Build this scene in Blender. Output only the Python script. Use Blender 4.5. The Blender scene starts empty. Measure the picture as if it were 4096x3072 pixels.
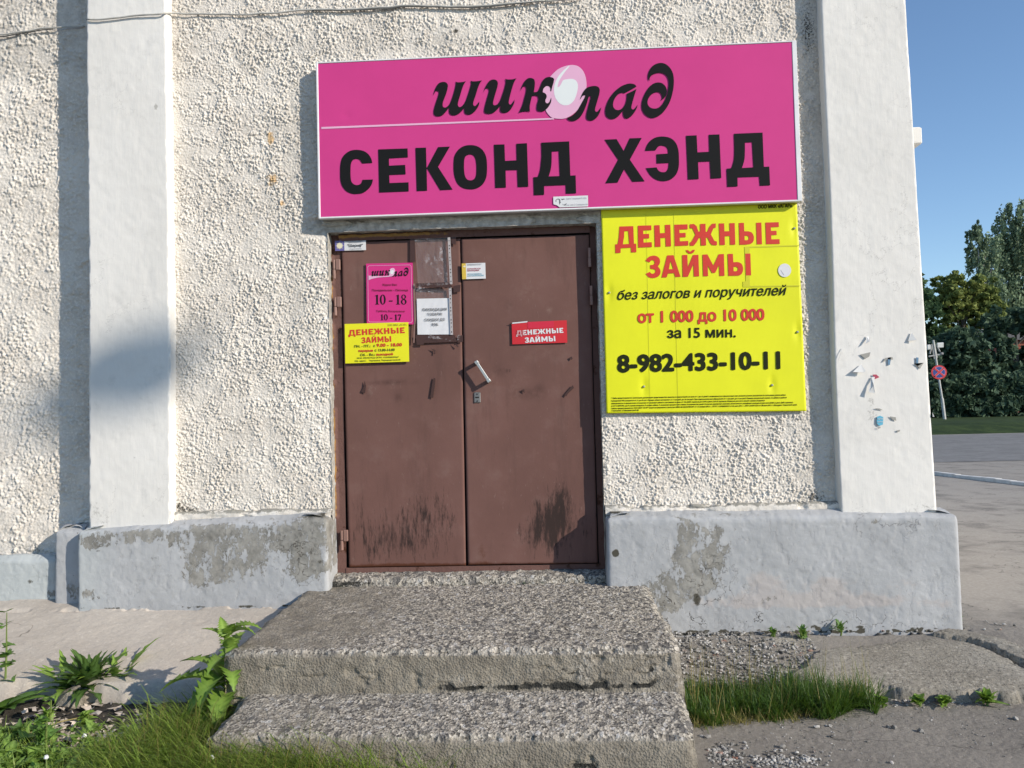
import bpy, math, random
import numpy as np
from mathutils import Vector, Matrix
SC = bpy.context.scene
COL = SC.collection
rnd = random.Random(7)
# ------------------------------------------------------------------ camera
IMW, IMH = 4096.0, 3072.0
FPX = 1720.0 * 4096 / 2212
CAM = np.array([0.0, -4.7, 1.5])
PITCH, YAW, ROLL = math.radians(1.8586), math.radians(2.614), math.radians(-1.4272)
def cam_axes():
    cp, sp, cy, sy = math.cos(PITCH), math.sin(PITCH), math.cos(YAW), math.sin(YAW)
    f = np.array([-sy*cp, cy*cp, sp]); rt = np.array([cy, sy, 0.0]); up = np.cross(rt, f)
    c, s = math.cos(ROLL), math.sin(ROLL)
    return c*rt + s*up, -s*rt + c*up, f
AX_R, AX_U, AX_F = cam_axes()
cd = bpy.data.cameras.new('camera'); cam = bpy.data.objects.new('camera', cd); COL.objects.link(cam)
cd.sensor_width = 36.0; cd.lens = FPX / IMW * 36.0; cd.clip_start = 0.05; cd.clip_end = 2000
mw = Matrix.Identity(4)
for i in range(3):
    mw[i][0], mw[i][1], mw[i][2], mw[i][3] = AX_R[i], AX_U[i], -AX_F[i], CAM[i]
cam.matrix_world = mw; SC.camera = cam
# ------------------------------------------------------------------ light
SUN = np.array([1.7, -1.0, .90]); SUN /= np.linalg.norm(SUN)
SC.world = bpy.data.worlds.new('World'); SC.world.use_nodes = True
wt = SC.world.node_tree; wt.nodes.clear()
sky = wt.nodes.new('ShaderNodeTexSky'); sky.sky_type = 'NISHITA'; sky.sun_disc = False
sky.sun_elevation = math.asin(SUN[2]); sky.sun_rotation = math.atan2(SUN[0], SUN[1])
sky.air_density = 1.0; sky.dust_density = 0.05; sky.ozone_density = 3.5; sky.altitude = 100
bg = wt.nodes.new('ShaderNodeBackground'); bg.inputs[1].default_value = 0.135
wo = wt.nodes.new('ShaderNodeOutputWorld')
wt.links.new(sky.outputs[0], bg.inputs[0]); wt.links.new(bg.outputs[0], wo.inputs[0])
sl = bpy.data.lights.new('sun', 'SUN'); sl.energy = 4.2; sl.angle = math.radians(0.53); sl.color = (1.0, 0.91, 0.785)
so = bpy.data.objects.new('sun', sl); COL.objects.link(so); so.location = (20, -12, 14)
so.rotation_euler = Vector(-SUN).to_track_quat('-Z', 'Y').to_euler()
SC.view_settings.view_transform = 'Standard'; SC.view_settings.look = 'None'
SC.view_settings.exposure = 0.37; SC.view_settings.gamma = 1.0
try: SC.cycles.max_bounces = 6; SC.cycles.transparent_max_bounces = 16
except Exception: pass

# ------------------------------------------------------------------ calibrated points (photo pixel + known plane -> place in the world)
def ray(x, y):
    return AX_R*(x-IMW/2)/FPX - AX_U*(y-IMH/2)/FPX + AX_F
def Y(x, y, yw=0.0):
    d = ray(x, y); return CAM + d*((yw-CAM[1])/d[1])
def G(x, y, z=0.1):
    d = ray(x, y); return CAM + d*((z-CAM[2])/d[2])
# ------------------------------------------------------------------ numpy noise
def h2(ix, iy, seed):
    n = (ix.astype(np.int64)*374761393 + iy.astype(np.int64)*668265263 + seed*982451653) & 0xffffffff
    n = ((n ^ (n >> 13))*1274126177) & 0xffffffff
    n = ((n ^ (n >> 15))*2246822519) & 0xffffffff
    return ((n ^ (n >> 16)) & 0xffffff)/float(0xffffff)
def vn(x, y, seed=0):
    x0 = np.floor(x); y0 = np.floor(y); fx = x-x0; fy = y-y0
    fx = fx*fx*(3-2*fx); fy = fy*fy*(3-2*fy)
    a = h2(x0, y0, seed); b = h2(x0+1, y0, seed); c = h2(x0, y0+1, seed); d = h2(x0+1, y0+1, seed)
    return (a*(1-fx)+b*fx)*(1-fy) + (c*(1-fx)+d*fx)*fy
def fbm(x, y, seed=0, oct=4):
    s = 0; a = 1; t = 0
    for i in range(oct):
        s = s + a*vn(x*2**i, y*2**i, seed+i*17); t += a; a *= .5
    return s/t
def worley(x, y, seed=0):
    x0 = np.floor(x); y0 = np.floor(y); best = np.full(np.shape(x), 9.0)
    for i in (-1, 0, 1):
        for j in (-1, 0, 1):
            cx = x0+i; cy = y0+j
            px = cx + h2(cx, cy, seed); py = cy + h2(cx, cy, seed+5)
            best = np.minimum(best, (px-x)**2 + (py-y)**2)
    return np.sqrt(best)
def worley_id(x, y, seed=0):
    x0 = np.floor(x); y0 = np.floor(y); best = np.full(np.shape(x), 9.0); hid = np.zeros(np.shape(x))
    for i in (-1, 0, 1):
        for j in (-1, 0, 1):
            cx = x0+i; cy = y0+j
            d = (cx + h2(cx, cy, seed)-x)**2 + (cy + h2(cx, cy, seed+5)-y)**2
            m_ = d < best; best = np.where(m_, d, best); hid = np.where(m_, h2(cx, cy, seed+9), hid)
    return np.sqrt(best), hid
def sst(a, b, x):
    t = np.clip((x-a)/(b-a), 0, 1); return t*t*(3-2*t)
def blobs(X, Z, lst, yw):
    """gaussian patches given as photo px (2212 wide) centre, radii, amount"""
    s = np.zeros(np.shape(X)); k = 4096/2212
    for (px, py, rx, ry, a) in lst:
        c = Y(px*k, py*k, yw); e = Y((px+rx)*k, py*k, yw); f = Y(px*k, (py+ry)*k, yw)
        s = s + a*np.exp(-((X-c[0])/max(abs(e[0]-c[0]), 1e-4))**2 - ((Z-c[2])/max(abs(f[2]-c[2]), 1e-4))**2)
    return s
# ------------------------------------------------------------------ objects
def tag(o, label=None, cat=None, group=None, kind=None):
    if label: o['label'] = label
    if cat: o['category'] = cat
    if group: o['group'] = group
    if kind: o['kind'] = kind
    return o
def link(o, parent=None):
    COL.objects.link(o)
    if parent is not None:
        o.parent = parent
        loc = Vector(parent.location) if parent.parent is None else Vector((0, 0, 0))   # parts keep world coordinates
        o.matrix_parent_inverse = Matrix.Translation(-loc)
    return o
def thing(name, label, cat, loc=(0, 0, 0), group=None):
    o = bpy.data.objects.new(name, None); o.empty_display_size = .1; o.location = loc; COL.objects.link(o)
    return tag(o, label, cat, group)
def mesh_obj(name, verts, faces, mat, parent=None, smooth=False):
    me = bpy.data.meshes.new(name); me.from_pydata([tuple(map(float, v)) for v in verts], [], faces)
    if mat is not None: me.materials.append(mat)
    if smooth: me.polygons.foreach_set('use_smooth', [True]*len(me.polygons))
    me.update()
    return link(bpy.data.objects.new(name, me), parent)
def np_mesh(name, V, F, mat, parent=None, smooth=True, attrs=None):
    """V (n,3), F (m,4 or 3) arrays"""
    me = bpy.data.meshes.new(name); n, m, k = len(V), len(F), F.shape[1]
    me.vertices.add(n); me.vertices.foreach_set('co', np.ascontiguousarray(V, np.float32).ravel())
    me.loops.add(m*k); me.loops.foreach_set('vertex_index', np.ascontiguousarray(F, np.int32).ravel())
    me.polygons.add(m); me.polygons.foreach_set('loop_start', np.arange(0, m*k, k, dtype=np.int32))
    if attrs:
        for a, v in attrs.items():
            at = me.attributes.new(a, 'FLOAT', 'POINT'); at.data.foreach_set('value', np.ascontiguousarray(v, np.float32).ravel())
    me.materials.append(mat); me.update(calc_edges=True); me.validate()
    me.polygons.foreach_set('use_smooth', np.full(len(me.polygons), smooth))
    return link(bpy.data.objects.new(name, me), parent)
def grid_faces(n, m, mask=None, flip=False):
    i, j = np.meshgrid(np.arange(n-1), np.arange(m-1), indexing='ij')
    a = i*m+j; q = np.stack([a, a+m, a+m+1, a+1], -1)
    if flip: q = q[..., ::-1]
    if mask is not None: q = q[mask]
    return q.reshape(-1, 4)
def grid(name, P, mat, parent=None, mask=None, flip=False, attrs=None, smooth=True):
    n, m = P.shape[:2]
    return np_mesh(name, P.reshape(-1, 3), grid_faces(n, m, mask, flip), mat, parent, smooth, attrs)
class MB:
    """collects primitive pieces into one mesh"""
    def __init__(s): s.v = []; s.f = []
    def add(s, v, f):
        b = len(s.v); s.v += [tuple(map(float, q)) for q in v]; s.f += [tuple(b+i for i in q) for q in f]
    def box(s, x0, x1, y0, y1, z0, z1, bev=0.0, rot=None):
        if bev <= 0:
            v = [(x, y, z) for z in (z0, z1) for (x, y) in ((x0, y0), (x1, y0), (x1, y1), (x0, y1))]
            f = [(3, 2, 1, 0), (4, 5, 6, 7), (0, 1, 5, 4), (1, 2, 6, 5), (2, 3, 7, 6), (3, 0, 4, 7)]
        else:
            b = bev; v = []; f = []
            def ring(z, o): return [(x0+o+b, y0+o, z), (x1-o-b, y0+o, z), (x1-o, y0+o+b, z), (x1-o, y1-o-b, z), (x1-o-b, y1-o, z), (x0+o+b, y1-o, z), (x0+o, y1-o-b, z), (x0+o, y0+o+b, z)]
            R = [ring(z0, b*.9), ring(z0+b, 0), ring(z1-b, 0), ring(z1, b*.9)]
            for r in R: v += r
            for k in range(3):
                for i in range(8):
                    j = (i+1) % 8; f.append((k*8+i, k*8+j, (k+1)*8+j, (k+1)*8+i))
            f.append(tuple(range(7, -1, -1))); f.append(tuple(range(24, 32)))
        if rot is not None: v = [tuple(rot @ Vector(q)) for q in v]
        s.add(v, f)
    def tube(s, pts, r, n=8, caps=True):
        pts = [np.array(p, float) for p in pts]; v = []; f = []
        rr = r if hasattr(r, '__len__') else [r]*len(pts)
        for i, p in enumerate(pts):
            t = pts[min(i+1, len(pts)-1)] - pts[max(i-1, 0)]; t /= np.linalg.norm(t)+1e-12
            a = np.cross(t, [0, 0, 1.0]);
            if np.linalg.norm(a) < .2: a = np.cross(t, [0, 1.0, 0])
            a /= np.linalg.norm(a); b = np.cross(t, a)
            for k in range(n):
                w = 2*math.pi*k/n; v.append(p + rr[i]*(a*math.cos(w)+b*math.sin(w)))
        for i in range(len(pts)-1):
            for k in range(n):
                l = (k+1) % n; f.append((i*n+k, i*n+l, (i+1)*n+l, (i+1)*n+k))
        if caps:
            f.append(tuple(range(n-1, -1, -1))); f.append(tuple((len(pts)-1)*n+k for k in range(n)))
        s.add(v, f)
    def build(s, name, mat, parent=None, smooth=False):
        return mesh_obj(name, s.v, s.f, mat, parent, smooth)
# ------------------------------------------------------------------ materials
class Mat:
    def __init__(s, name, rough=.8, spec=.3):
        s.m = bpy.data.materials.new(name); s.m.use_nodes = True; s.nt = s.m.node_tree
        s.b = s.nt.nodes['Principled BSDF']; s.set('Roughness', rough); s.set('Specular IOR Level', spec); s._p = None
    def set(s, k, v):
        i = s.b.inputs[k]
        if isinstance(v, bpy.types.NodeSocket): s.nt.links.new(v, i)
        else: i.default_value = v
        return s
    def n(s, t, ins=None, **props):
        nd = s.nt.nodes.new(t)
        for k, v in props.items(): setattr(nd, k, v)
        for k, v in (ins or {}).items():
            if isinstance(v, bpy.types.NodeSocket): s.nt.links.new(v, nd.inputs[k])
            else: nd.inputs[k].default_value = v
        return nd
    def pos(s):
        if s._p is None: s._p = s.n('ShaderNodeNewGeometry').outputs['Position']
        return s._p
    def sp(s, sx, sy, sz, off=(0, 0, 0)):
        return s.n('ShaderNodeMapping', {'Vector': s.pos(), 'Scale': (sx, sy, sz), 'Location': off}).outputs[0]
    def noise(s, scale, det=4, rough=.6, vec=None, out='Fac'):
        return s.n('ShaderNodeTexNoise', {'Vector': vec or s.pos(), 'Scale': scale, 'Detail': det, 'Roughness': rough}).outputs[out]
    def voro(s, scale, out='Distance', vec=None):
        return s.n('ShaderNodeTexVoronoi', {'Vector': vec or s.pos(), 'Scale': scale}).outputs[out]
    def attr(s, a): return s.n('ShaderNodeAttribute', attribute_name=a).outputs['Fac']
    def math(s, op, a, b=0.0):
        return s.n('ShaderNodeMath', {0: a, 1: b}, operation=op).outputs[0]
    def ss(s, x, a, b):
        return s.n('ShaderNodeMapRange', {'Value': x, 'From Min': a, 'From Max': b}, interpolation_type='SMOOTHSTEP').outputs[0]
    def mix(s, fac, a, b, blend='MIX'):
        nd = s.n('ShaderNodeMix', data_type='RGBA', blend_type=blend)
        for sock, v in ((nd.inputs[0], fac), (nd.inputs[6], a), (nd.inputs[7], b)):
            if isinstance(v, bpy.types.NodeSocket): s.nt.links.new(v, sock)
            elif isinstance(v, (int, float)): sock.default_value = v
            else: sock.default_value = (*v, 1) if len(v) == 3 else v
        return nd.outputs[2]
    def ramp(s, fac, stops):
        nd = s.n('ShaderNodeValToRGB', {'Fac': fac}); e = nd.color_ramp.elements
        while len(e) < len(stops): e.new(.5)
        for el, (p, c) in zip(e, stops): el.position = p; el.color = (*c, 1)
        return nd.outputs[0]
    def bump(s, h, dist, strength=1.0, nrm=None):
        ins = {'Height': h, 'Distance': dist, 'Strength': strength}
        if nrm is not None: ins['Normal'] = nrm
        return s.n('ShaderNodeBump', ins).outputs[0]
    def color(s, c): return s.set('Base Color', c if isinstance(c, bpy.types.NodeSocket) else (*c, 1))
    def normal(s, n): return s.set('Normal', n)
def plain(name, c, rough=.6, spec=.3, metal=0.0, var=.12):
    m = Mat(name, rough, spec); m.set('Metallic', metal)
    lo = tuple(x*(1-var) for x in c); hi = tuple(min(1, x*(1+var)) for x in c)
    m.color(m.mix(m.ss(m.noise(9, 5), .3, .7), lo, hi)); return m.m

# stucco
m = Mat('rough_cast_plaster', .95, .15)
c = m.mix(m.ss(m.noise(3.0, 5), .35, .68), (.595, .545, .480), (.735, .685, .615))
c = m.mix(m.ss(m.noise(70, 3), .45, .7), c, (.775, .725, .655))
c = m.mix(m.math('MULTIPLY', m.ss(m.noise(38, 5, .7), .58, .7), .35), c, (.36, .35, .33))
c = m.mix(m.math('MULTIPLY', m.attr('grey'), .8), c, m.mix(m.ss(m.noise(25, 5), .35, .65), (.27, .25, .22), (.52, .495, .45)))
c = m.mix(m.ss(m.math('ADD', m.attr('tan'), m.math('MULTIPLY', m.noise(30, 4), .5)), .62, .75), c, (.60, .42, .24))
c = m.mix(m.ss(m.math('ADD', m.attr('dirt'), m.math('MULTIPLY', m.math('SUBTRACT', m.noise(85, 5, .75), .5), 1.5)), .36, .62), c, (.060, .056, .046))
m.color(c); m.normal(m.bump(m.noise(160, 4, .7), .004, .8)); STUCCO = m.m
# white painted plaster (pilasters)
m = Mat('white_painted_plaster', .85, .2)
c = m.mix(m.ss(m.noise(1.6, 5), .35, .7), (.685, .665, .625), (.735, .715, .675))
c = m.mix(m.math('MULTIPLY', m.ss(m.noise(7, 8, .72), .56, .72), .4), c, (.50, .49, .46))
crk = m.math('ABSOLUTE', m.math('SUBTRACT', m.noise(2.2, 7, .62), .5))
crk = m.math('MULTIPLY', m.math('SUBTRACT', 1.0, m.ss(crk, .0, .0035)), m.ss(m.noise(1.1, 2), .46, .56))
c = m.mix(m.math('MULTIPLY', crk, .45), c, (.3, .29, .27))
gr = m.ss(m.math('ADD', m.attr('dirt'), m.math('MULTIPLY', m.noise(45, 6, .75), .9)), .86, 1.05)
c = m.mix(m.math('MULTIPLY', gr, .75), c, (.33, .32, .29))
m.color(c)
m.normal(m.bump(m.math('ADD', m.math('MULTIPLY', m.noise(1, 6, .6, m.sp(60, 60, 9)), .6), m.math('MULTIPLY', m.noise(30, 6), .6)), .002, .7)); WHITE = m.m
# plinth
m = Mat('peeling_blue_grey_paint', .75, .25)
base = m.mix(m.ss(m.noise(4, 5), .3, .7), (.345, .352, .360), (.41, .417, .425))
base = m.mix(m.math('MULTIPLY', m.ss(m.noise(18, 6, .7), .58, .72), .45), base, (.50, .51, .52)); base = m.mix(m.math('MULTIPLY', m.ss(m.noise(9, 8, .75, m.sp(1, 1, .6, (7, 0, 2))), .55, .70), .45), base, (.27, .275, .27))
base = m.mix(m.math('MULTIPLY', m.ss(m.math('ADD', m.attr('pink'), m.math('MULTIPLY', m.noise(14, 6, .7), .9)), .78, 1.0), .5), base, (.44, .385, .355))
base = m.mix(m.attr('green'), base, (.50, .56, .545))
cem = m.mix(m.ss(m.noise(10, 7, .7), .35, .65), (.205, .198, .178), (.315, .305, .28)); cem = m.mix(m.math('MULTIPLY', m.ss(m.noise(24, 7, .75), .52, .66), .6), cem, (.115, .112, .10))
pf = m.math('ADD', m.attr('peel'), m.math('ADD', m.math('MULTIPLY', m.math('SUBTRACT', m.noise(19, 9, .75, m.sp(1, 1, .55)), .5), 2.0), m.math('MULTIPLY', m.math('SUBTRACT', m.noise(48, 6, .7), .5), .5)))
pk = m.ss(pf, .475, .50)
c = m.mix(pk, base, cem)
c = m.mix(m.ss(m.math('ADD', m.attr('dirt'), m.math('MULTIPLY', m.noise(40, 6, .7), .6)), .70, .86), c, (.07, .065, .05))
crk = m.math('ABSOLUTE', m.math('SUBTRACT', m.noise(4.0, 6, .6), .5))
crk = m.math('MULTIPLY', m.math('SUBTRACT', 1.0, m.ss(crk, .0, .006)), m.attr('crack'))
c = m.mix(crk, c, (.05, .045, .04))
m.color(c)
hgt = m.math('ADD', m.math('MULTIPLY', pk, -.6), m.math('ADD', m.math('MULTIPLY', m.noise(14, 9, .72), .9), m.math('MULTIPLY', m.ss(m.noise(20, 7, .7, m.sp(1, 1, .5, (4, 4, 4))), .60, .62), -.25)))
m.normal(m.bump(m.math('SUBTRACT', hgt, m.math('MULTIPLY', crk, 1.5)), .006, .8)); PLINTH = m.m
# cream ledge
m = Mat('cream_plaster_band', .9, .2)
c = m.mix(m.ss(m.noise(9, 6, .7), .4, .66), (.62, .575, .51), (.74, .70, .64))
c = m.mix(m.ss(m.math('ADD', m.attr('dirt'), m.math('MULTIPLY', m.noise(26, 7, .75), .9)), .80, .93), c, (.26, .25, .22))
m.color(c); m.normal(m.bump(m.noise(40, 7, .7), .006, .9)); BAND = m.m
# concrete steps
m = Mat('worn_aggregate_concrete', .92, .2)
vc = m.n('ShaderNodeSeparateColor', {0: m.voro(105, 'Color')}).outputs[0]
vc2 = m.n('ShaderNodeSeparateColor', {0: m.voro(62, 'Color')}).outputs[1]
stone = m.ramp(vc, [(.0, (.075, .068, .060)), (.14, (.13, .119, .105)), (.32, (.265, .240, .204)), (.75, (.385, .350, .298)), (1.0, (.54, .50, .435))])  # darkest cells carry painted pit shade besides dark stones
stone = m.mix(m.ss(vc2, .92, .98), stone, (.48, .46, .43))
cm = m.mix(m.ss(m.noise(8, 7, .7), .35, .68), (.185, .164, .132), (.29, .261, .213))
cm = m.mix(m.math('MULTIPLY', m.ss(m.noise(90, 3), .5, .68), .5), cm, (.135, .125, .11)); cm = m.mix(m.math('MULTIPLY', m.ss(m.noise(1, 6, .7, m.sp(28, 28, 3)), .52, .7), .5), cm, (.15, .135, .112))
vc3 = m.n('ShaderNodeSeparateColor', {0: m.voro(38, 'Color')}).outputs[2]; stone = m.mix(m.math('MULTIPLY', m.ss(vc3, .86, .9), .8), stone, (.095, .09, .087)); stone = m.mix(m.math('MULTIPLY', m.ss(m.noise(4.5, 6, .7, m.sp(1, 1, 1, (2, 7, 0))), .54, .68), .45), stone, (.15, .147, .145))
ag = m.ss(m.math('ADD', m.attr('agg'), m.math('MULTIPLY', m.math('SUBTRACT', m.noise(13, 5, .7), .5), .9)), .3, .75)
c = m.mix(ag, cm, stone)
c = m.mix(m.math('MULTIPLY', m.ss(m.noise(5, 6, .7, m.sp(1, 1, .6, (3, 1, 0))), .58, .72), .5), c, (.12, .12, .12))
c = m.mix(m.ss(m.math('ADD', m.attr('dirt'), m.math('MULTIPLY', m.noise(45, 6, .75), .8)), .85, 1.0), c, (.035, .034, .03))
m.color(c)
m.normal(m.bump(m.math('ADD', m.noise(180, 4, .7), m.math('MULTIPLY', m.voro(105), 1.2)), .004, .9)); CONC = m.m
# apron / pavement / ground
def ground_mat(name, lo, hi, speck, fine, amt=.5, rough=.95, bd=.003):
    m = Mat(name, rough, .15)
    c = m.mix(m.ss(m.noise(1.1, 6, .65), .35, .68), lo, hi)
    c = m.mix(m.math('MULTIPLY', m.ss(m.noise(fine, 4, .7), .48, .68), amt), c, speck)
    c = m.mix(m.math('MULTIPLY', m.ss(m.noise(fine*.6, 3, .7, m.sp(1, 1, 1, (5, 3, 2))), .55, .7), amt*.8), c, tuple(min(.7, x*1.45) for x in hi))
    c = m.mix(m.ss(m.math('ADD', m.attr('dirt'), m.math('MULTIPLY', m.noise(9, 7, .75), .6)), .62, .95), c, (.06, .056, .048))
    c = m.mix(m.math('MULTIPLY', m.attr('sand'), m.ss(m.noise(2.2, 6, .65), .25, .55)), c, m.mix(m.ss(m.noise(40, 5, .7), .35, .7), (.34, .305, .262), (.42, .382, .332)))
    crk = m.math('ABSOLUTE', m.math('SUBTRACT', m.noise(.55, 5, .55, m.sp(1, 1.6, 1, (11, 4, 0))), .5))
    crk = m.math('SUBTRACT', 1.0, m.ss(crk, .0, .0022))
    c = m.mix(m.math('MULTIPLY', crk, .6), c, (.05, .048, .042))
    m.color(c); m.normal(m.bump(m.noise(fine*1.3, 5, .75), bd, .9)); return m.m
APRON = ground_mat('sandy_screed', (.40, .355, .305), (.50, .45, .39), (.33, .295, .255), 60, .4, bd=.004)
ASPH = ground_mat('old_asphalt', (.185, .168, .147), (.255, .233, .204), (.10, .092, .082), 110, .6, bd=.005)
SLAB = ground_mat('broken_concrete', (.265, .238, .195), (.37, .34, .288), (.115, .105, .088), 62, .85, bd=.012)
SOIL = ground_mat('dark_soil', (.050, .045, .038), (.10, .09, .078), (.03, .027, .022), 55, .7, bd=.01)
ROAD = ground_mat('road_asphalt', (.19, .183, .175), (.235, .228, .217), (.14, .133, .125), 6, .4)
VERGE = ground_mat('verge_turf', (.022, .040, .012), (.045, .07, .02), (.012, .022, .006), 4, .6)
GRAVEL = None
m = Mat('pale_gravel', .9, .2); c = m.n('ShaderNodeSeparateColor', {0: m.voro(40, 'Color')}).outputs[0]
m.color(m.ramp(c, [(0, (.10, .095, .085)), (.35, (.24, .228, .21)), (.8, (.38, .365, .34)), (.97, (.50, .48, .45)), (1, (.26, .13, .09))])); GRAVEL = m.m
# door paint
m = Mat('brown_door_paint', .7, .10)
c = m.mix(m.ss(m.noise(1.5, 5), .3, .7), (.140, .074, .062), (.172, .091, .077))
c = m.mix(m.math('MULTIPLY', m.ss(m.noise(6, 7, .7), .5, .75), .6), c, (.185, .112, .096)); c = m.mix(m.math('MULTIPLY', m.ss(m.noise(1, 7, .7, m.sp(9, 9, 1.6, (3, 0, 1))), .5, .72), .45), c, (.100, .055, .047)); c = m.mix(m.math('MULTIPLY', m.ss(m.noise(70, 3, .6, m.sp(1, 1, .35, (1, 5, 0))), .68, .74), .5), c, (.215, .145, .125))
st = m.noise(1, 6, .72, m.sp(34, 10, 5.0)); st2 = m.noise(1, 6, .75, m.sp(70, 20, 16))
d = m.math('ADD', m.attr('dirt'), m.math('ADD', m.math('MULTIPLY', m.math('SUBTRACT', st, .5), 1.5), m.math('MULTIPLY', m.math('SUBTRACT', st2, .5), 1.2)))
c = m.mix(m.math('MULTIPLY', m.ss(d, .28, .75), .85), c, (.022, .018, .017))
c = m.mix(m.math('MULTIPLY', m.ss(m.math('ADD', m.attr('rust'), m.math('MULTIPLY', m.noise(18, 6, .7), .6)), .62, .9), .8), c, (.085, .028, .012))
c = m.mix(m.math('MULTIPLY', m.attr('smear'), m.ss(m.noise(14, 4), .3, .6)), c, (.055, .030, .026))
c = m.mix(m.math('MULTIPLY', m.attr('pale'), m.ss(m.noise(30, 5, .7), .42, .62)), c, (.23, .15, .125))
m.color(c); m.set('Roughness', m.n('ShaderNodeMapRange', {'Value': m.noise(5, 5), 'To Min': .6, 'To Max': .85}).outputs[0])
m.normal(m.bump(m.math('ADD', m.noise(3, 3), m.math('MULTIPLY', m.noise(60, 4), .15)), .004, .6)); DOOR = m.m
m = Mat('rusty_frame', .85, .2)
c = m.mix(m.ss(m.noise(9, 7, .72), .57, .66), (.145, .078, .066), (.070, .030, .018))
c = m.mix(m.ss(m.math('ADD', m.attr('foam'), m.math('MULTIPLY', m.noise(26, 5, .7), .7)), .88, 1.04), c, (.30, .16, .05))
m.color(c); m.normal(m.bump(m.noise(50, 5, .7), .004, .8)); RUST = m.m
SHADOWGAP = plain('dark_gap', (.015, .012, .011), .9)  # near-black colour stands in for shade in gaps and holes
REVEAL = None
m = Mat('reveal_mortar', .95, .1); c = m.mix(m.ss(m.noise(22, 6, .7), .35, .66), (.30, .285, .255), (.52, .50, .455))
m.color(c); m.normal(m.bump(m.noise(60, 6, .75), .01, 1)); REVEAL = m.m
HINGE = plain('hinge_paint', (.24, .14, .115), .5, .4)
ALU = plain('brushed_metal', (.46, .46, .45), .35, .5, .7)
LOCK = plain('zinc_plate', (.22, .215, .21), .45, .5, .6)
# signs
def sheet(name, c, rough=.42, spec=.4, var=.03, ribs=0.0):
    m = Mat(name, rough, spec)
    m.color(m.mix(m.ss(m.noise(2.2, 6), .3, .7), tuple(x*(1-var) for x in c), tuple(min(1, x*(1+var)) for x in c)))
    h = m.noise(2.5, 3)
    if ribs: h = m.math('ADD', h, m.math('MULTIPLY', m.math('SINE', m.math('MULTIPLY', m.n('ShaderNodeSeparateXYZ', {0: m.pos()}).outputs[0], ribs)), .04))
    m.normal(m.bump(h, .004, .5)); return m.m
PINK = sheet('pink_vinyl', (.57, .050, .225), .5, .15)
PALEPINK = sheet('pale_pink_vinyl', (.72, .40, .56)); PALEWHITE = sheet('white_vinyl', (.72, .75, .74))
INK = sheet('black_vinyl', (.012, .012, .0125), .6, .08); INK2 = sheet('grey_ink', (.12, .12, .125))
INKGREY = sheet('faded_grey_ink', (.33, .33, .36)); INKGREEN = sheet('dark_green_ink', (.018, .022, .008), .6, .1)
YELLOW = sheet('yellow_plastic', (.72, .73, .012), .45, .3, .05, 900.0); RED = sheet('red_ink', (.58, .040, .020))
YELLOW2 = sheet('yellow_print', (.74, .70, .012)); OLIVE = sheet('olive_ink', (.13, .15, .008), .6)
HOURPINK = sheet('hours_pink', (.60, .028, .20)); PAPER = sheet('white_paper', (.66, .66, .67), .8, .15, .05)
REDST = sheet('red_sticker', (.55, .022, .030)); REDST2 = sheet('red_sticker_patch', (.58, .020, .050))
BLUEV = sheet('violet_print', (.13, .12, .33)); CREAM = sheet('cream_print', (.70, .66, .48)); AMBER = sheet('amber_print', (.62, .43, .06))
SKYINK = sheet('pale_blue_ink', (.20, .42, .52)); CRIM = sheet('crimson_ink', (.40, .06, .10)); FRAMEW = plain('white_profile', (.70, .70, .71), .4, .4, 0, .05)
BACKGREY = plain('sign_back', (.34, .33, .31), .6); BLUEP = sheet('blue_print', (.13, .23, .34)); TAPEB = sheet('brown_tape', (.062, .031, .026), .4, .3)
GHOST = sheet('tape_residue', (.56, .55, .015), .6)
m = Mat('clear_film', .2, .35); m.set('Alpha', .035); m.color((.85, .85, .9)); m.normal(m.bump(m.noise(16, 5, .6, m.sp(1.5, 1, 1)), .03, .8)); FILM = m.m
m = Mat('film_crease_glint', .3, .5); m.color((.62, .60, .62)); m.set('Alpha', m.math('MULTIPLY', m.ss(m.noise(26, 6, .7), .46, .66), .45)); CREASE_GLINT = m.m  # highlights along film and tape creases, painted as pale patches
CABLE = plain('weathered_cable', (.42, .41, .38), .8); CABLED = plain('dark_cable', (.10, .10, .095), .7)
# ------------------------------------------------------------------ traced letter shapes and text
def parse(s):
    out = []
    for t in s.split():
        cn = t.endswith('!'); x, y = t.rstrip('!').split(','); out.append((float(x), float(y), cn))
    return out
def smooth_contour(pts, sharp=False, k=4):
    n = len(pts); res = []
    for i in range(n):
        p1, p2 = pts[i], pts[(i+1) % n]
        a, b = np.array(p1[:2]), np.array(p2[:2]); res.append(a)
        if sharp or (p1[2] and p2[2]): continue
        p0 = np.array(pts[i-1][:2]); p3 = np.array(pts[(i+2) % n][:2])
        t1 = (b-a)*.5 if p1[2] else (b-p0)*.5
        t2 = (b-a)*.5 if p2[2] else (p3-a)*.5
        L = np.linalg.norm(b-a)
        for t in (t1, t2):
            q = np.linalg.norm(t)
            if q > L: t *= L/q
        for j in range(1, k):
            u = j/k
            res.append((2*u**3-3*u*u+1)*a + (u**3-2*u*u+u)*t1 + (3*u*u-2*u**3)*b + (u**3-u*u)*t2)
    return res
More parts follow.
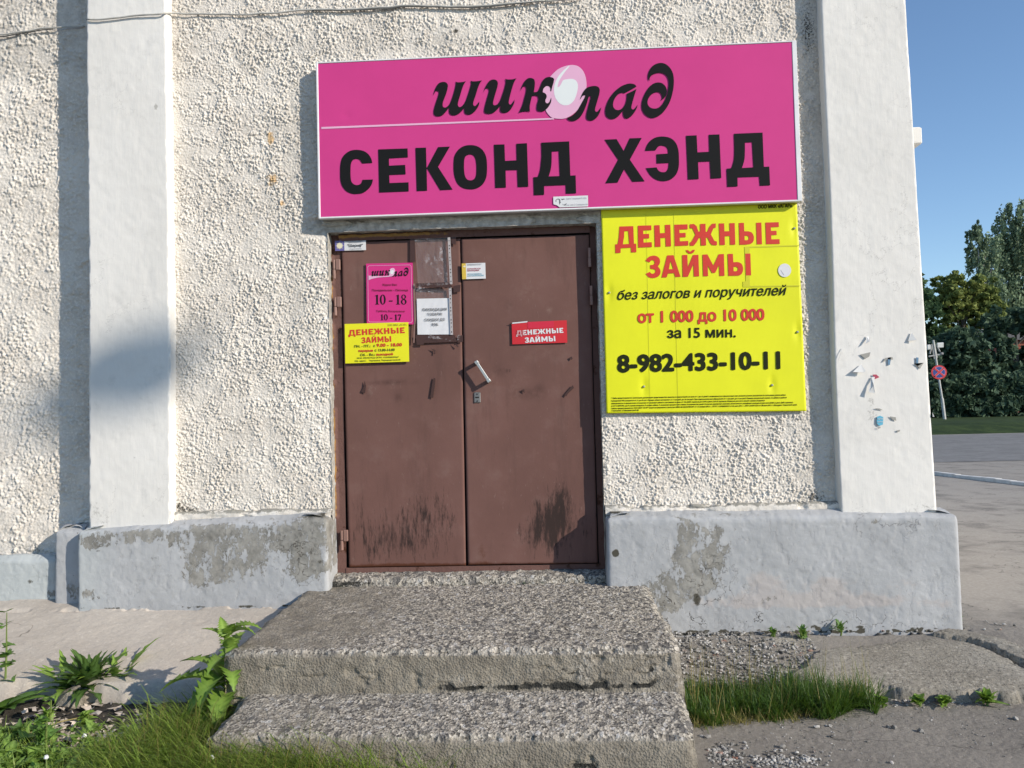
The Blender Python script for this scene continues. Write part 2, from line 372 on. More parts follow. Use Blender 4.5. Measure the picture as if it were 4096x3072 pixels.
def fill2d(contours):
    """closed 2D contours (outer + holes, even-odd) -> verts, faces"""
    from mathutils.geometry import delaunay_2d_cdt
    pts = []; ed = []
    for c in contours:
        q = []
        for p in c:
            p = (float(p[0]), float(p[1]))
            if not q or abs(p[0]-q[-1][0])+abs(p[1]-q[-1][1]) > 1e-6: q.append(p)
        if len(q) > 2 and abs(q[0][0]-q[-1][0])+abs(q[0][1]-q[-1][1]) < 1e-6: q.pop()
        b = len(pts); n = len(q); pts += q; ed += [(b+i, b+(i+1) % n) for i in range(n)]
    v, _, f, *_r = delaunay_2d_cdt([Vector(p) for p in pts], ed, [], 0, 1e-7)
    v = [(w.x, w.y) for w in v]
    segs = [(np.array(c), np.roll(np.array(c), -1, 0)) for c in contours]
    A = np.concatenate([np.array(x[0], float) for x in segs]); B = np.concatenate([np.array(x[1], float) for x in segs]); out = []
    for t in f:
        cx = sum(v[i][0] for i in t)/len(t); cy = sum(v[i][1] for i in t)/len(t)
        m_ = (A[:, 1] > cy) != (B[:, 1] > cy)
        if (np.count_nonzero(cx < (B[m_, 0]-A[m_, 0])*(cy-A[m_, 1])/(B[m_, 1]-A[m_, 1])+A[m_, 0]) % 2): out.append(tuple(t))
    return v, out
class Shape:
    def __init__(s, x0, y0, k, letters, sharp=False):
        """letters: list of contour-string lists, in enlarged crop coordinates -> photo pixels"""
        s.v = []; s.f = []
        for L in letters:
            cs = [[(x0+p[0]/k, y0+p[1]/k) for p in smooth_contour(parse(c), sharp)] for c in L]
            v, f = fill2d([[(x/100, -y/100) for x, y in c] for c in cs]); b = len(s.v)
            s.v += [(x*100, -y*100) for x, y in v]; s.f += [tuple(b+i for i in q) for q in f]
    def box(s):
        a = np.array(s.v); return a[:, 0].min(), a[:, 1].min(), a[:, 0].max(), a[:, 1].max()
def face_front(v, f):
    """orient every face towards -y"""
    out = []
    for q in f:
        a, b, c = (np.array(v[i]) for i in q[:3]); n = np.cross(b-a, c-a)
        out.append(q if n[1] < 0 else q[::-1])
    return out
def place(shape, name, mat, yw, parent, fit=None, src=None):
    """put a traced shape on the plane y=yw; fit=(TL,TR,BL) photo px of where src box lands"""
    pts = shape.v
    if fit:
        x0, y0, x1, y1 = src or shape.box(); TL, TR, BL = map(np.array, fit)
        pts = [TL + (TR-TL)*(p[0]-x0)/(x1-x0) + (BL-TL)*(p[1]-y0)/(y1-y0) for p in pts]
    v = [Y(p[0], p[1], yw) for p in pts]
    return mesh_obj(name, v, face_front(v, shape.f), mat, parent)
_words = []
_gl = {}
def glyph(ch, shear):
    """filled outline of one character of the built-in font"""
    if (ch, shear) not in _gl:
        cu = bpy.data.curves.new('t', 'FONT'); cu.body = ch; cu.shear = shear
        o = bpy.data.objects.new('t', cu); COL.objects.link(o); cv = o.to_curve(bpy.context.evaluated_depsgraph_get()); cs = []
        for sp in cv.splines:
            bp = sp.bezier_points; n = len(bp); c = []
            if n:
                for i in range(n):
                    p0, p1 = bp[i], bp[(i+1) % n]; a, h1, h2_, d = (np.array(q[:2]) for q in (p0.co, p0.handle_right, p1.handle_left, p1.co))
                    st = abs((h1-a)[0]*(d-a)[1]-(h1-a)[1]*(d-a)[0])+abs((h2_-a)[0]*(d-a)[1]-(h2_-a)[1]*(d-a)[0]) < 1e-5
                    for u in ((0,) if st else (0, .25, .5, .75)): c.append((1-u)**3*a+3*u*(1-u)**2*h1+3*u*u*(1-u)*h2_+u**3*d)
            else: c = [np.array(p.co[:2]) for p in sp.points]
            if len(c) > 2: cs.append([tuple(p) for p in c])
        o.to_curve_clear(); bpy.data.objects.remove(o); bpy.data.curves.remove(cu)
        _gl[(ch, shear)] = fill2d(cs) if cs else ([], [])
    return _gl[(ch, shear)]
_adv = {}
def advance(ch):
    if ch not in _adv:
        w = []
        for body in ('НН', 'Н'+ch+'Н'):
            cu = bpy.data.curves.new('t', 'FONT'); cu.body = body; o = bpy.data.objects.new('t', cu); COL.objects.link(o); bpy.context.view_layer.update(); w.append(o.dimensions[0]); bpy.data.objects.remove(o); bpy.data.curves.remove(cu)
        _adv[ch] = w[1]-w[0]
    return _adv[ch]
def font_mesh(body, off=0.0, shear=0.0, space=1.0):
    V = []; F = []; x = 0.0; _words.clear(); wi = 0
    for ch in body:
        v, f = glyph(ch, shear) if ch != ' ' else ([], []); n = len(V); wi += ch == ' '; _words.extend([wi]*len(f)); V += [(p[0]+x, p[1]) for p in v]; F += [tuple(n+i for i in q) for q in f]; x += advance(ch)*space
    return np.array(V), F
_cap = {}
def text(body, p0, p1, cap, mat, yw, parent, off=0.0, shear=0.0, space=1.0, name='lettering'):
    """one printed line: baseline from photo px p0 to p1, capital height cap px, on plane y=yw; bold = overprinted copies"""
    v, f = font_mesh(body, 0.0, shear, space); words = list(_words)
    if 0 not in _cap: _cap[0] = font_mesh('Н', 0.0)[0][:, 1].max()
    A, B = Y(*p0, yw), Y(*p1, yw); up = Y(p0[0]-cap*.015, p0[1]-cap, yw) - A
    b = off*1.15; x0, x1 = v[:, 0].min()-b, v[:, 0].max()+b; k = _cap[0]+2*b
    P = []; F = []
    for i, (dx, dz) in enumerate([(0, 0)] if b == 0 else [(0, 0), (-b, -b*.6), (b, -b*.6), (-b, b*.6), (b, b*.6), (0, b), (0, -b), (-b, 0), (b, 0)][:9 if cap > 9 else 5]):
        n = len(P)
        P += [A + (B-A)*(q[0]+dx-x0)/(x1-x0) + up*((q[1]+dz+b)/k) - np.array([0, .00012*i, 0]) for q in v]
        F += [tuple(n+j for j in q) for q in f]
    if cap > 40:
        F = face_front(P, F); o = None
        for w in sorted(set(words)):
            sel = [q for q, k in zip(F, words*(len(F)//len(words))) if k == w]; ids = sorted({i for q in sel for i in q}); mp = {i: j for j, i in enumerate(ids)}
            o = mesh_obj(name, [P[i] for i in ids], [tuple(mp[i] for i in q) for q in sel], mat, parent)
        return o
    return mesh_obj(name, P, face_front(P, F), mat, parent)
def plate(name, corners, yw, thick, mat, parent=None, bow=0.0):
    """thin board: photo px corners TL TR BR BL on plane y=yw (front), with real thickness"""
    c = [Y(*p, yw) for p in corners]; n = 10; v = []; f = []
    P = np.zeros((n+1, n+1, 3))
    for i in range(n+1):
        for j in range(n+1):
            a, b = i/n, j/n
            P[i, j] = (c[0]*(1-a)+c[1]*a)*(1-b) + (c[3]*(1-a)+c[2]*a)*b
            P[i, j, 1] -= bow*math.sin(math.pi*a)*math.sin(math.pi*b)
    N = (n+1)**2; v = list(P.reshape(-1, 3)); v += [q + np.array([0, thick, 0]) for q in c]
    f = [tuple(q[::-1]) for q in grid_faces(n+1, n+1)]
    e = [[i*(n+1) for i in range(n+1)], [n*(n+1)+j for j in range(n+1)], [i*(n+1)+n for i in range(n, -1, -1)], [j for j in range(n, -1, -1)]]
    for k in range(4): f.append(tuple([N+k]+e[k]+[N+(k+1) % 4])[::-1] if False else tuple(e[k]+[N+(k+1) % 4, N+k]))
    f.append((N, N+1, N+2, N+3))
    return mesh_obj(name, v, f, mat, parent)
def K(x, y, x0, y0, s): return (x0+x/s, y0+y/s)
# ================================================================== helpers for cast surfaces
def rpath(pts, r, step):
    """plan polyline with rounded corners, resampled"""
    P = [np.array(p, float) for p in pts]; out = [P[0]]
    for i in range(1, len(P)-1):
        a = P[i-1]-P[i]; b = P[i+1]-P[i]; a /= np.linalg.norm(a); b /= np.linalg.norm(b)
        for t in np.linspace(0, 1, 7):
            out.append((1-t)**2*(P[i]+a*r) + 2*t*(1-t)*P[i] + t*t*(P[i]+b*r))
    out.append(P[-1]); out = np.array(out)
    d = np.r_[0, np.cumsum(np.linalg.norm(np.diff(out, axis=0), axis=1))]
    s = np.linspace(0, d[-1], max(3, int(d[-1]/step)+1))
    return np.stack([np.interp(s, d, out[:, 0]), np.interp(s, d, out[:, 1])], -1)
def resample(pts, step):
    P = np.array(pts, float); d = np.r_[0, np.cumsum(np.linalg.norm(np.diff(P, axis=0), axis=1))]
    s = np.linspace(0, d[-1], max(3, int(d[-1]/step)+1))
    return np.stack([np.interp(s, d, P[:, k]) for k in range(P.shape[1])], -1)
def normals(P):
    a = np.gradient(P, axis=0); b = np.gradient(P, axis=1); n = np.cross(a, b)
    return n/(np.linalg.norm(n, axis=-1, keepdims=True)+1e-12)
def sweep(path, prof):
    """path (n,2) in plan, prof (m,2) of (z, inset); outward = right of travel"""
    t = np.gradient(path, axis=0); t /= np.linalg.norm(t, axis=1, keepdims=True)+1e-12
    o = np.stack([t[:, 1], -t[:, 0]], -1)
    P = np.zeros((len(path), len(prof), 3))
    P[:, :, 0] = path[:, None, 0] - o[:, None, 0]*prof[None, :, 1]
    P[:, :, 1] = path[:, None, 1] - o[:, None, 1]*prof[None, :, 1]
    P[:, :, 2] = prof[None, :, 0]
    return P
def arc_len(path):
    return np.r_[0, np.cumsum(np.linalg.norm(np.diff(path, axis=0), axis=1))]
# ================================================================== BUILDING
DX0, DX1, DZ0, DZ1 = -1.300, 0.308, 0.530, 2.592          # door opening
DY = 0.066                                                  # door plane
bld = thing('building', 'white rough cast building corner with smooth pilasters and blue grey plinth', 'building', (0, .5, .1))
def lumps(X, Z, seed, amp=1.0, cell=.0108):
    wx = X + .006*(vn(X/.03, Z/.03, seed+1)-.5); wz = Z + .006*(vn(X/.03, Z/.03, seed+2)-.5)
    w1, i1 = worley_id(wx/cell, wz/cell, seed); w2, i2 = worley_id(wx/(cell*1.6)+9, wz/(cell*1.6), seed+3); w3, i3 = worley_id(wx/(cell*.62)+5, wz/(cell*.62), seed+6)
    g1 = (.25+.75*i1)*sst(.66, .30, w1)*(i1 > .18); g2 = (.3+.7*i2)*sst(.60, .28, w2)*(i2 > .55); g3 = i3*sst(.62, .3, w3)
    keep = sst(.25, .55, fbm(X/.06, Z/.06, seed+7, 3))
    h = (.0066*g1*(.35+.65*keep) + .0064*g2*keep + .0024*g3 + .011*(fbm(X/.13, Z/.13, seed+4, 4)-.5) + .0022*(vn(X/.006, Z/.006, seed+8)-.5))*amp*(.55+.95*fbm(X/.22, Z/.28, seed+12, 4))
    return h
def zaxis(z0, z1, step, ztop):
    return np.r_[np.arange(z0, z1, step), np.linspace(z1, ztop, 12)]
step = .0037
# main bay between the pilasters: columns and rows snapped to the door opening
xs = np.r_[np.linspace(-2.245, DX0, int((DX0+2.245)/step)), np.linspace(DX0, DX1, int((DX1-DX0)/step))[1:], np.linspace(DX1, 1.64, int((1.64-DX1)/step))[1:]]
zs = np.r_[np.linspace(.90, DZ1, int((DZ1-.90)/step)), np.arange(DZ1+step, 4.15, step), np.linspace(4.16, 6.4, 12)]
X, Z = np.meshgrid(xs, zs, indexing='ij')
h = lumps(X, Z, 11)
lint = sst(2.70, 2.655, Z + .03*(fbm(X/.05, Z/.05, 5)-.5)) * sst(-1.50, -1.33, X)*(1-sst(.30, .335, X))*sst(2.56, 2.585, Z)
nearl = np.exp(-((X-DX0)/.02)**2)*(Z < DZ1+.02) + np.exp(-((X-DX1)/.02)**2)*(Z < DZ1+.02)
h = h*(1-.85*lint) - lint*(.004+.020*fbm(X/.06, Z/.025, 61, 5)) + lint*.016*sst(.48, .52, fbm(X/.14, Z/.05, 63, 5)) - .006*nearl*fbm(X/.03, Z/.03, 66)
dirt = .30*np.exp(-((Z-.95)/.05)**2)*sst(.4, .7, fbm(X/.12, Z/.1, 31))+.04
dirt += blobs(X, Z, [(690, 1070, 34, 18, .34), (400, 1092, 50, 16, .30), (985, 68, 8, 6, .7), (1745, 60, 25, 90, .45), (1750, 900, 20, 260, .28), (1300, 250, 500, 130, .08)], 0)
grey = .9*lint + blobs(X, Z, [(655, 300, 45, 150, .35), (1745, 300, 40, 300, .5), (1745, 950, 28, 160, .5), (980, 90, 420, 25, .3), (640, 520, 40, 200, .25)], 0)
tan = blobs(X, Z, [(585, 300, 14, 26, .55), (590, 390, 30, 24, .5), (610, 440, 12, 14, .5), (510, 170, 8, 8, .35)], 0)
P = np.stack([X, -h, Z], -1)
ci = (xs[:-1]+xs[1:])/2; cj = (zs[:-1]+zs[1:])/2
opening = (ci[:, None] > DX0) & (ci[:, None] < DX1) & (cj[None, :] < DZ1)
grid('front_wall', P, STUCCO, bld, ~opening, attrs={'dirt': dirt, 'grey': grey, 'tan': tan})
# recessed bay left of the pilaster
xs2 = np.r_[np.linspace(-9, -4.1, 10), np.arange(-4.0, -2.70, .0055)]; zs2 = zaxis(.58, 4.2, .0055, 6.4)
X, Z = np.meshgrid(xs2, zs2, indexing='ij')
h = lumps(X, Z, 77, 1.1, .0128) + .012*sst(1.9, .8, Z)*(fbm(X/.12, Z/.12, 91, 3)-.45)
dirt = .5*np.exp(-((Z-.72)/.07)**2)*fbm(X/.1, Z/.1, 35) + .2*sst(3.6, 3.9, Z)*fbm(X/.2, Z/.2, 36)
grid('side_bay_wall', np.stack([X, .10-h, Z], -1), STUCCO, bld, attrs={'dirt': dirt, 'grey': .5*sst(3.62, 3.75, Z)+.0*X, 'tan': 0*X})
# mortar reveals of the door opening
def reveal(p0, p1, axis):
    n = 260; s = np.linspace(0, 1, n); t = np.linspace(0, 1, 16)
    S, T = np.meshgrid(s, t, indexing='ij')
    Q = np.array(p0)[None, None]*(1-S[..., None]) + np.array(p1)[None, None]*S[..., None]
    Q = Q.copy(); Q[..., 1] = -.004 + T*.11
    ln = np.linalg.norm(np.array(p1)-np.array(p0))
    w = .013*(fbm(S*ln/.04, T*3+5, 45, 4)-.5)*(.35+.65*T)
    if axis == 'x': Q[..., 0] += w - .001
    else: Q[..., 2] += w
    return Q
def join_grids(name, Ps, mat, parent, flips):
    V = []; F = []; b = 0
    for Pk, fl in zip(Ps, flips):
        n, mm = Pk.shape[:2]; V.append(Pk.reshape(-1, 3)); F.append(grid_faces(n, mm, None, fl)+b); b += n*mm
    return np_mesh(name, np.concatenate(V), np.concatenate(F), mat, parent)
join_grids('door_reveal', [reveal((DX0, 0, DZ0-.05), (DX0, 0, DZ1), 'x'), reveal((DX1, 0, DZ0-.05), (DX1, 0, DZ1), 'x'), reveal((DX0, 0, DZ1), (DX1, 0, DZ1), 'z')], REVEAL, bld, [True, False, False])
# pilasters
def pilaster(name, pts, r, z0, lean, seed, blist, prof_noise=.0016):
    path = rpath(pts, r, .007); zz = np.r_[np.arange(z0, 4.2, .009), np.linspace(4.25, 6.4, 8)]
    P = sweep(path, np.stack([zz, 0*zz], -1)); s = arc_len(path)[:, None] + 0*zz[None]
    P[:, :, 0] += lean(P[:, :, 0], P[:, :, 2])
    N = normals(P); Zg = P[:, :, 2]
    h = prof_noise*(fbm(s/.05, Zg/.05, seed, 5)-.5)*2 + .006*(fbm(s/.5, Zg/.5, seed+9, 2)-.5)
    tt = np.abs(np.gradient(path[:, 0])) + 0; tt = tt/np.linalg.norm(np.gradient(path, axis=0), axis=1)
    edge = np.exp(-((tt-.7)/.10)**2)[:, None]
    h -= edge*.010*sst(.50, .75, fbm(s*0+seed, Zg/.05, seed+2, 4))
    P += N*h[..., None]
    dirt = .42*np.exp(-((Zg-z0)/.16)**2)*fbm(s/.2, Zg/.2, seed+3)*1.6 + edge*.22 + blobs(P[:, :, 0], Zg, blist, -.08)
    grid(name, P, WHITE, bld, attrs={'dirt': dirt})
pilaster('pilaster', [(-2.738, .11), (-2.738, -.08), (-2.243, -.08), (-2.243, .02)], .010, .85, lambda x, z: .002*(z-1)-.003*np.sin(z*2), 21,
         [(205, 1090, 40, 40, .25), (330, 1050, 40, 40, .2), (337, 230, 6, 10, .75), (262, 110, 8, 6, .4), (290, 988, 5, 5, .6), (230, 830, 6, 4, .3)])
pilaster('pilaster', [(1.640, .03), (1.640, -.08), (2.152, -.08), (2.152, 6.0)], .008, .84,
         lambda x, z: sst(1.68, 2.12, x)*(.020-.019*(z-.85))+.004*np.sin(z*3)*(1-sst(1.68, 2.12, x)), 23,
         [(1950, 470, 14, 60, .35), (1935, 560, 12, 50, .28), (1905, 680, 10, 40, .3), (1890, 800, 60, 60, .16), (1900, 900, 60, 40, .26), (1880, 870, 12, 50, .3), (1955, 860, 12, 60, .25), (1820, 870, 10, 60, .2), (1900, 1000, 120, 60, .12), (1905, 520, 6, 8, .4), (1787, 620, 6, 50, .25), (1950, 320, 8, 40, .3)])
# little white block on the end wall
b0 = Y(3650, 570, .35); b1 = Y(3688, 512, .25)
mb = MB(); mb.box(2.09, Y(3689, 540, .12)[0], .12, .42, Y(3660, 575, .12)[2], Y(3660, 508, .12)[2], .006); mb.build('bracket_block', WHITE, bld)
# plinths
def plinth(name, pts, r, zfun, zbot, seed, blist, extra=None, top_in=.14, bulge=.01):
    path = rpath(pts, r, .0065); s1 = arc_len(path)
    prof = resample([(zbot, -.012), (.30, -.004), (.82, 0), (.838, .004), (.85, .018), (.872, top_in*.6), (.876, top_in)], .0065)
    P = sweep(path, prof)
    tz = zfun(P[:, :, 0]); P[:, :, 2] = zbot + (P[:, :, 2]-zbot)*(tz-zbot)/(.85-zbot)
    S = s1[:, None]+0*P[:, :, 0]; Zg = P[:, :, 2]; N = normals(P)
    h = bulge*.7*(fbm(S/.45, Zg/.35, seed, 2)-.5)*2 + .002*(fbm(S/.03, Zg/.03, seed+3, 5)-.5)*2 - .0016*sst(.66, .69, fbm(S/.07, Zg/.09, seed+13, 5))
    top = np.exp(-((Zg-tz)/.03)**2); h += top*.010*(fbm(S/.09, Zg/.05, seed+5, 4)-.55)
    P += N*h[..., None]
    A = {'peel': np.minimum(blobs(P[:, :, 0], Zg, blist, -.13), .47)+top*.12+.03+.10*sst(.45, .7, fbm(S/.3, Zg/.2, seed+40, 3)), 'pink': 0*S, 'green': 0*S, 'dirt': .5*np.exp(-((Zg-zbot-.24)/.05)**2)*fbm(S/.1, Zg/.1, seed+6)*0, 'crack': 0*S}
    if extra: extra(A, P[:, :, 0], Zg, S)
    grid(name, P, PLINTH, bld, attrs=A)
def ex_left(A, X, Z, S):
    A['dirt'] = .55*np.exp(-((Z-.855-.04*(X+2.78))/.022)**2)*sst(-1.75, -1.35, X) + blobs(X, Z, [(690, 1215, 18, 14, .5), (630, 1190, 4, 50, .5), (212, 1190, 14, 3, .5)], -.13)
    A['dirt'] += .55*np.exp(-((Z-.402)/.016)**2)*sst(.42, .62, fbm(X/.05, Z/.016, 511, 5))  # shade of the gap at the plinth foot, painted in
    A['crack'] = blobs(X, Z, [(640, 1200, 45, 70, .9)], -.13)
    A['green'] = .25*sst(-2.5, -2.8, X)
plinth('plinth', [(-2.785, .0), (-2.785, -.13), (DX0, -.13), (DX0, .07)], .022, lambda x: .846+.055*np.clip((x+2.78)/1.48, 0, 1), .05, 41,
       [(210, 1175, 50, 14, .55), (300, 1160, 60, 14, .5), (540, 1160, 150, 24, .72), (670, 1180, 50, 56, .8), (422, 1225, 40, 70, .50), (485, 1230, 50, 44, .42), (560, 1205, 70, 30, .36), (290, 1160, 140, 12, .40), (640, 1250, 40, 30, .3), (690, 1170, 30, 60, .4), (335, 1210, 22, 16, .4), (195, 1285, 28, 18, .5), (560, 1290, 120, 26, -.5), (300, 1250, 80, 50, -.35)], ex_left)
def ex_right(A, X, Z, S):
    A['pink'] = blobs(X, Z, [(1650, 1255, 60, 30, .6), (1790, 1262, 60, 26, .6), (1640, 1300, 200, 22, .62), (1890, 1300, 140, 16, .45), (1960, 1260, 90, 30, .35), (2040, 1310, 40, 16, .4)], -.13)
    A['dirt'] = blobs(X, Z, [(1330, 1108, 30, 5, .5), (1700, 1118, 400, 4, .25), (1505, 1295, 14, 22, .65), (1330, 1195, 9, 10, .95), (1890, 1130, 60, 8, .3), (1320, 1100, 20, 20, .35)], -.13)
    A['dirt'] += .62*np.exp(-((Z-.222)/.022)**2)*sst(.40, .62, fbm(X/.045, Z/.018, 507, 5)) + .22*np.exp(-((Z-.26)/.06)**2)*fbm(X/.08, Z/.06, 509, 4)  # mud splash, with the foot gap's shade painted in
    A['dirt'] += .30*np.exp(-((Z-.245)/.03)**2)*sst(.5, .7, fbm(X/.05, Z/.03, 503, 4))
    A['crack'] = blobs(X, Z, [(1440, 1300, 60, 40, 1.0), (1530, 1270, 60, 60, .8), (1560, 1335, 200, 14, 1.0), (1850, 1340, 200, 12, .8), (1900, 1130, 120, 30, .5)], -.13)
plinth('plinth', [(DX1, .07), (DX1, -.13), (2.262, -.13), (2.262, 6.0)], .026, lambda x: .872-.020*np.clip((x-.3)/1.95, 0, 1), .02, 47,
       [(1480, 1165, 34, 50, .62), (1550, 1200, 40, 44, .58), (1590, 1150, 40, 60, .25), (1475, 1225, 40, 26, .46), (1500, 1262, 60, 22, .75), (1445, 1280, 50, 34, .85), (1420, 1290, 40, 40, .6), (1585, 1245, 22, 60, -.4), (1655, 1295, 20, 12, .45), (1520, 1150, 50, 20, .3), (1800, 1160, 160, 20, -.1), (1890, 1128, 50, 6, .35), (1760, 1200, 26, 10, .28), (1340, 1180, 30, 60, -.4), (1800, 1230, 200, 60, -.3)], ex_right, bulge=.014)
plinth('plinth', [(-2.968, .11), (-2.968, -.055), (-2.775, -.055), (-2.775, -.02)], .02, lambda x: .848+0*x, .05, 53, [(150, 1180, 30, 30, .2), (150, 1280, 30, 30, .5)], None, .09)
def ex_bay(A, X, Z, S):
    A['green'] += .4; A['dirt'] = blobs(X, Z, [(60, 1258, 12, 10, .55), (110, 1300, 30, 10, .5), (40, 1312, 60, 4, .5)], -.03)
plinth('plinth', [(-9, -.005), (-2.985, -.005), (-2.985, .09)], .03, lambda x: .672+0*x, .05, 57, [(10, 1230, 30, 6, .2), (110, 1250, 16, 12, .45), (90, 1290, 20, 12, .5)], ex_bay, .07)
# cream plaster band under the rough cast
def band(x0, x1, z0, z1, seed):
    path = rpath([(x0, -.036), (x1, -.036)], .01, .006); prof = resample([(z0-.03, .0), (z1-.012, .0), (z1, .012), (z1+.004, .045)], .006)
    P = sweep(path, prof); N = normals(P); Zg = P[:, :, 2]; Xg = P[:, :, 0]
    h = .010*(fbm(Xg/.10, Zg/.05, seed, 5)-.5)*2 - .014*sst(.55, .75, fbm(Xg/.12, Zg/.06, seed+4, 4))
    grid('plaster_band', P+N*h[..., None], BAND, bld, attrs={'dirt': .18+.3*np.exp(-((Zg-z1)/.02)**2)+ .25*np.exp(-((Zg-z0)/.02)**2)})
band(-2.25, DX0-.004, .885, .940, 61); band(DX1+.004, 1.645, .872, .925, 63)
# sill
xs3 = np.linspace(DX0, DX1, 260); ys3 = resample([(.11, .546), (-.01, .536), (-.035, .527), (-.045, .508), (-.05, .44)], .006)
Xg, k_ = np.meshgrid(xs3, np.arange(len(ys3)), indexing='ij'); P = np.stack([Xg, ys3[k_, 0], ys3[k_, 1]], -1)
P += normals(P)*(.022*(fbm(Xg/.04, P[..., 1]/.03+P[..., 2]/.03, 71, 5)-.55))[..., None]
sd = .45*(P[..., 2] < .522)*fbm(Xg/.1, P[..., 2]/.03, 72) + .3*sst(-.5, -1.25, Xg)*(P[..., 2] < .518) + .45*sst(.02, .06, P[..., 1])
grid('door_sill', P, CONC, bld, attrs={'agg': .7+0*Xg, 'dirt': sd}, flip=True)
# ---------------- door
def leaf_panel(name, x0, x1, z0, z1, y, seed, lean0=0, lean1=0):
    n, mm = int((x1-x0)/.009), int((z1-z0)/.009)
    u = np.linspace(0, 1, n); w = np.linspace(0, 1, mm)
    U, W = np.meshgrid(u, w, indexing='ij')
    X = (x0+lean0*(1-W))*(1-U) + (x1+lean1*(1-W))*U; Z = z0+(z1-z0)*W
    Yg = y - .003*(fbm(X/.4, Z/.5, seed, 3)-.5)*2
    lip = np.minimum(np.minimum(X-X[:1], X[-1:]-X), np.minimum(Z-z0, z1-Z))
    Yg = Yg + .004*np.exp(-(lip/.004)**2)
    P = np.stack([X, Yg, Z], -1)
    # returned edges
    Pe = np.concatenate([P[:1]+np.array([0, .035, 0]), P, P[-1:]+np.array([0, .035, 0])], 0)
    Pe = np.concatenate([Pe[:, :1]+np.array([0, .035, 0]), Pe, Pe[:, -1:]+np.array([0, .035, 0])], 1)
    X, Z = Pe[..., 0], Pe[..., 2]
    A = {'dirt': blobs(X, Z, DIRT, DY), 'rust': blobs(X, Z, DRUST, DY)+.35*np.exp(-((Z-z0)/.02)**2), 'smear': np.clip(blobs(X, Z, SMEAR, DY), 0, 1), 'pale': np.clip(blobs(X, Z, PALE, DY), 0, 1)}
    return grid(name, Pe, DOOR, bld, attrs=A)
DIRT = [(800, 1160, 50, 50, .10), (920, 1130, 70, 50, .10), (1190, 1140, 60, 60, .10), (775, 1130, 26, 60, .30), (830, 1150, 40, 60, .26), (800, 1190, 60, 40, .2), (900, 1120, 36, 70, .34), (955, 1110, 30, 60, .34), (930, 1180, 60, 40, .2), (1195, 1120, 34, 80, .52), (1215, 1080, 12, 50, .3), (1160, 1140, 50, 50, .34), (1250, 1130, 40, 50, .3), (1120, 1170, 60, 40, .16), (870, 1185, 60, 60, .14), (1100, 800, 8, 8, .45), (1135, 845, 10, 8, .25)]
DRUST = [(860, 1222, 160, 12, .4), (1040, 1190, 24, 26, .42), (1150, 1222, 140, 8, .25), (930, 1040, 20, 20, .1)]
SMEAR = [(845, 826, 44, 5, .6), (1080, 800, 16, 14, .5), (1135, 850, 24, 12, .5), (1165, 845, 12, 20, .4), (1095, 660, 14, 12, .3), (860, 860, 8, 14, .5), (795, 850, 8, 12, .4)]
PALE = [(1187, 670, 5, 6, 1.0), (1140, 630, 18, 16, .35), (802, 838, 8, 14, .6), (848, 832, 6, 6, .6), (1112, 845, 12, 30, .25), (990, 500, 20, 4, .8)]
lf = leaf_panel('door_leaf', -1.238, -.509, .577, 2.545, DY, 81, .012, -.012)
rl = leaf_panel('door_leaf', -.503, .268, .581, 2.540, DY-.004, 83, -.004, -.004)
# frame
def frame_strip(pts_x, pts_z, y, foam, seed):
    (x0, x1), (z0, z1) = pts_x, pts_z; n, mm = max(4, int((x1-x0)/.007)), max(4, int((z1-z0)/.007))
    X, Z = np.meshgrid(np.linspace(x0, x1, n), np.linspace(z0, z1, mm), indexing='ij')
    f = foam(X, Z); Yg = y - .004*(fbm(X/.05, Z/.05, seed, 4)-.5) - .016*sst(.55, .8, f+.7*(fbm(X/.02, Z/.02, seed+1, 4)-.3))
    return np.stack([X, Yg, Z], -1), f
fz = [frame_strip((DX0-.002, -1.243), (.535, DZ1), DY+.012, lambda X, Z: .52*np.exp(-((X-DX0)/.014)**2)*(.55+.9*sst(.4, .6, fbm(X/.2, Z/.16, 5))), 91),
      frame_strip((.272, DX1+.002), (.535, DZ1), DY+.012, lambda X, Z: .30*np.exp(-((X-DX1)/.012)**2), 92),
      frame_strip((-1.245, .272), (2.549, DZ1+.002), DY-.012, lambda X, Z: .55*np.exp(-((Z-2.575)/.014)**2)*sst(-.35, -.8, X) + .26, 93),
      frame_strip((-1.245, .272), (.535, .575), DY+.008, lambda X, Z: 0*X, 94)]
V = []; F = []; A = []; bb = 0
for Pk, f in fz:
    n, mm = Pk.shape[:2]; V.append(Pk.reshape(-1, 3)); F.append(grid_faces(n, mm)+bb); bb += n*mm; A.append(f.ravel())
np_mesh('door_frame', np.concatenate(V), np.concatenate(F), RUST, bld, attrs={'foam': np.concatenate(A)})
mb = MB(); mb.box(DX0-.05, DX1+.05, DY+.045, DY+.07, .5, DZ1+.05); mb.build('gap_shade_panel', SHADOWGAP, bld)  # near-black sheet put in for the shade behind the door gaps
# hinges: barrel in two knuckles + welded flap
def hinge(px, py0, py1, leafobj, side):
    a, b = Y(px, py0, DY-.012), Y(px, py1, DY-.012); x = a[0]; zt, zb = a[2], b[2]; zm = (zt+zb)/2
    off = .014 if side < 0 else .034
    mb = MB(); mb.tube([(x, DY-off, zb), (x, DY-off, zm-.002)], .0095, 12); mb.tube([(x, DY-off, zm+.002), (x, DY-off, zt)], .0085, 12)
    if side < 0:
        mb.box(x+.011, x+.038, DY-.022, DY-.004, zm-.006, zt+.003, .003); mb.box(x+.006, x+.013, DY-.014, DY-.006, zm+.006, zt-.01)
    else: mb.box(x-.004, x+.004, DY-off+.004, DY+.004, zb+.012, zt-.012)
    mb.build('hinge', HINGE, leafobj, False)
hinge(1336, 1040, 1115, lf, -1); hinge(1341, 1190, 1262, lf, -1); hinge(1367, 2122, 2200, lf, -1)
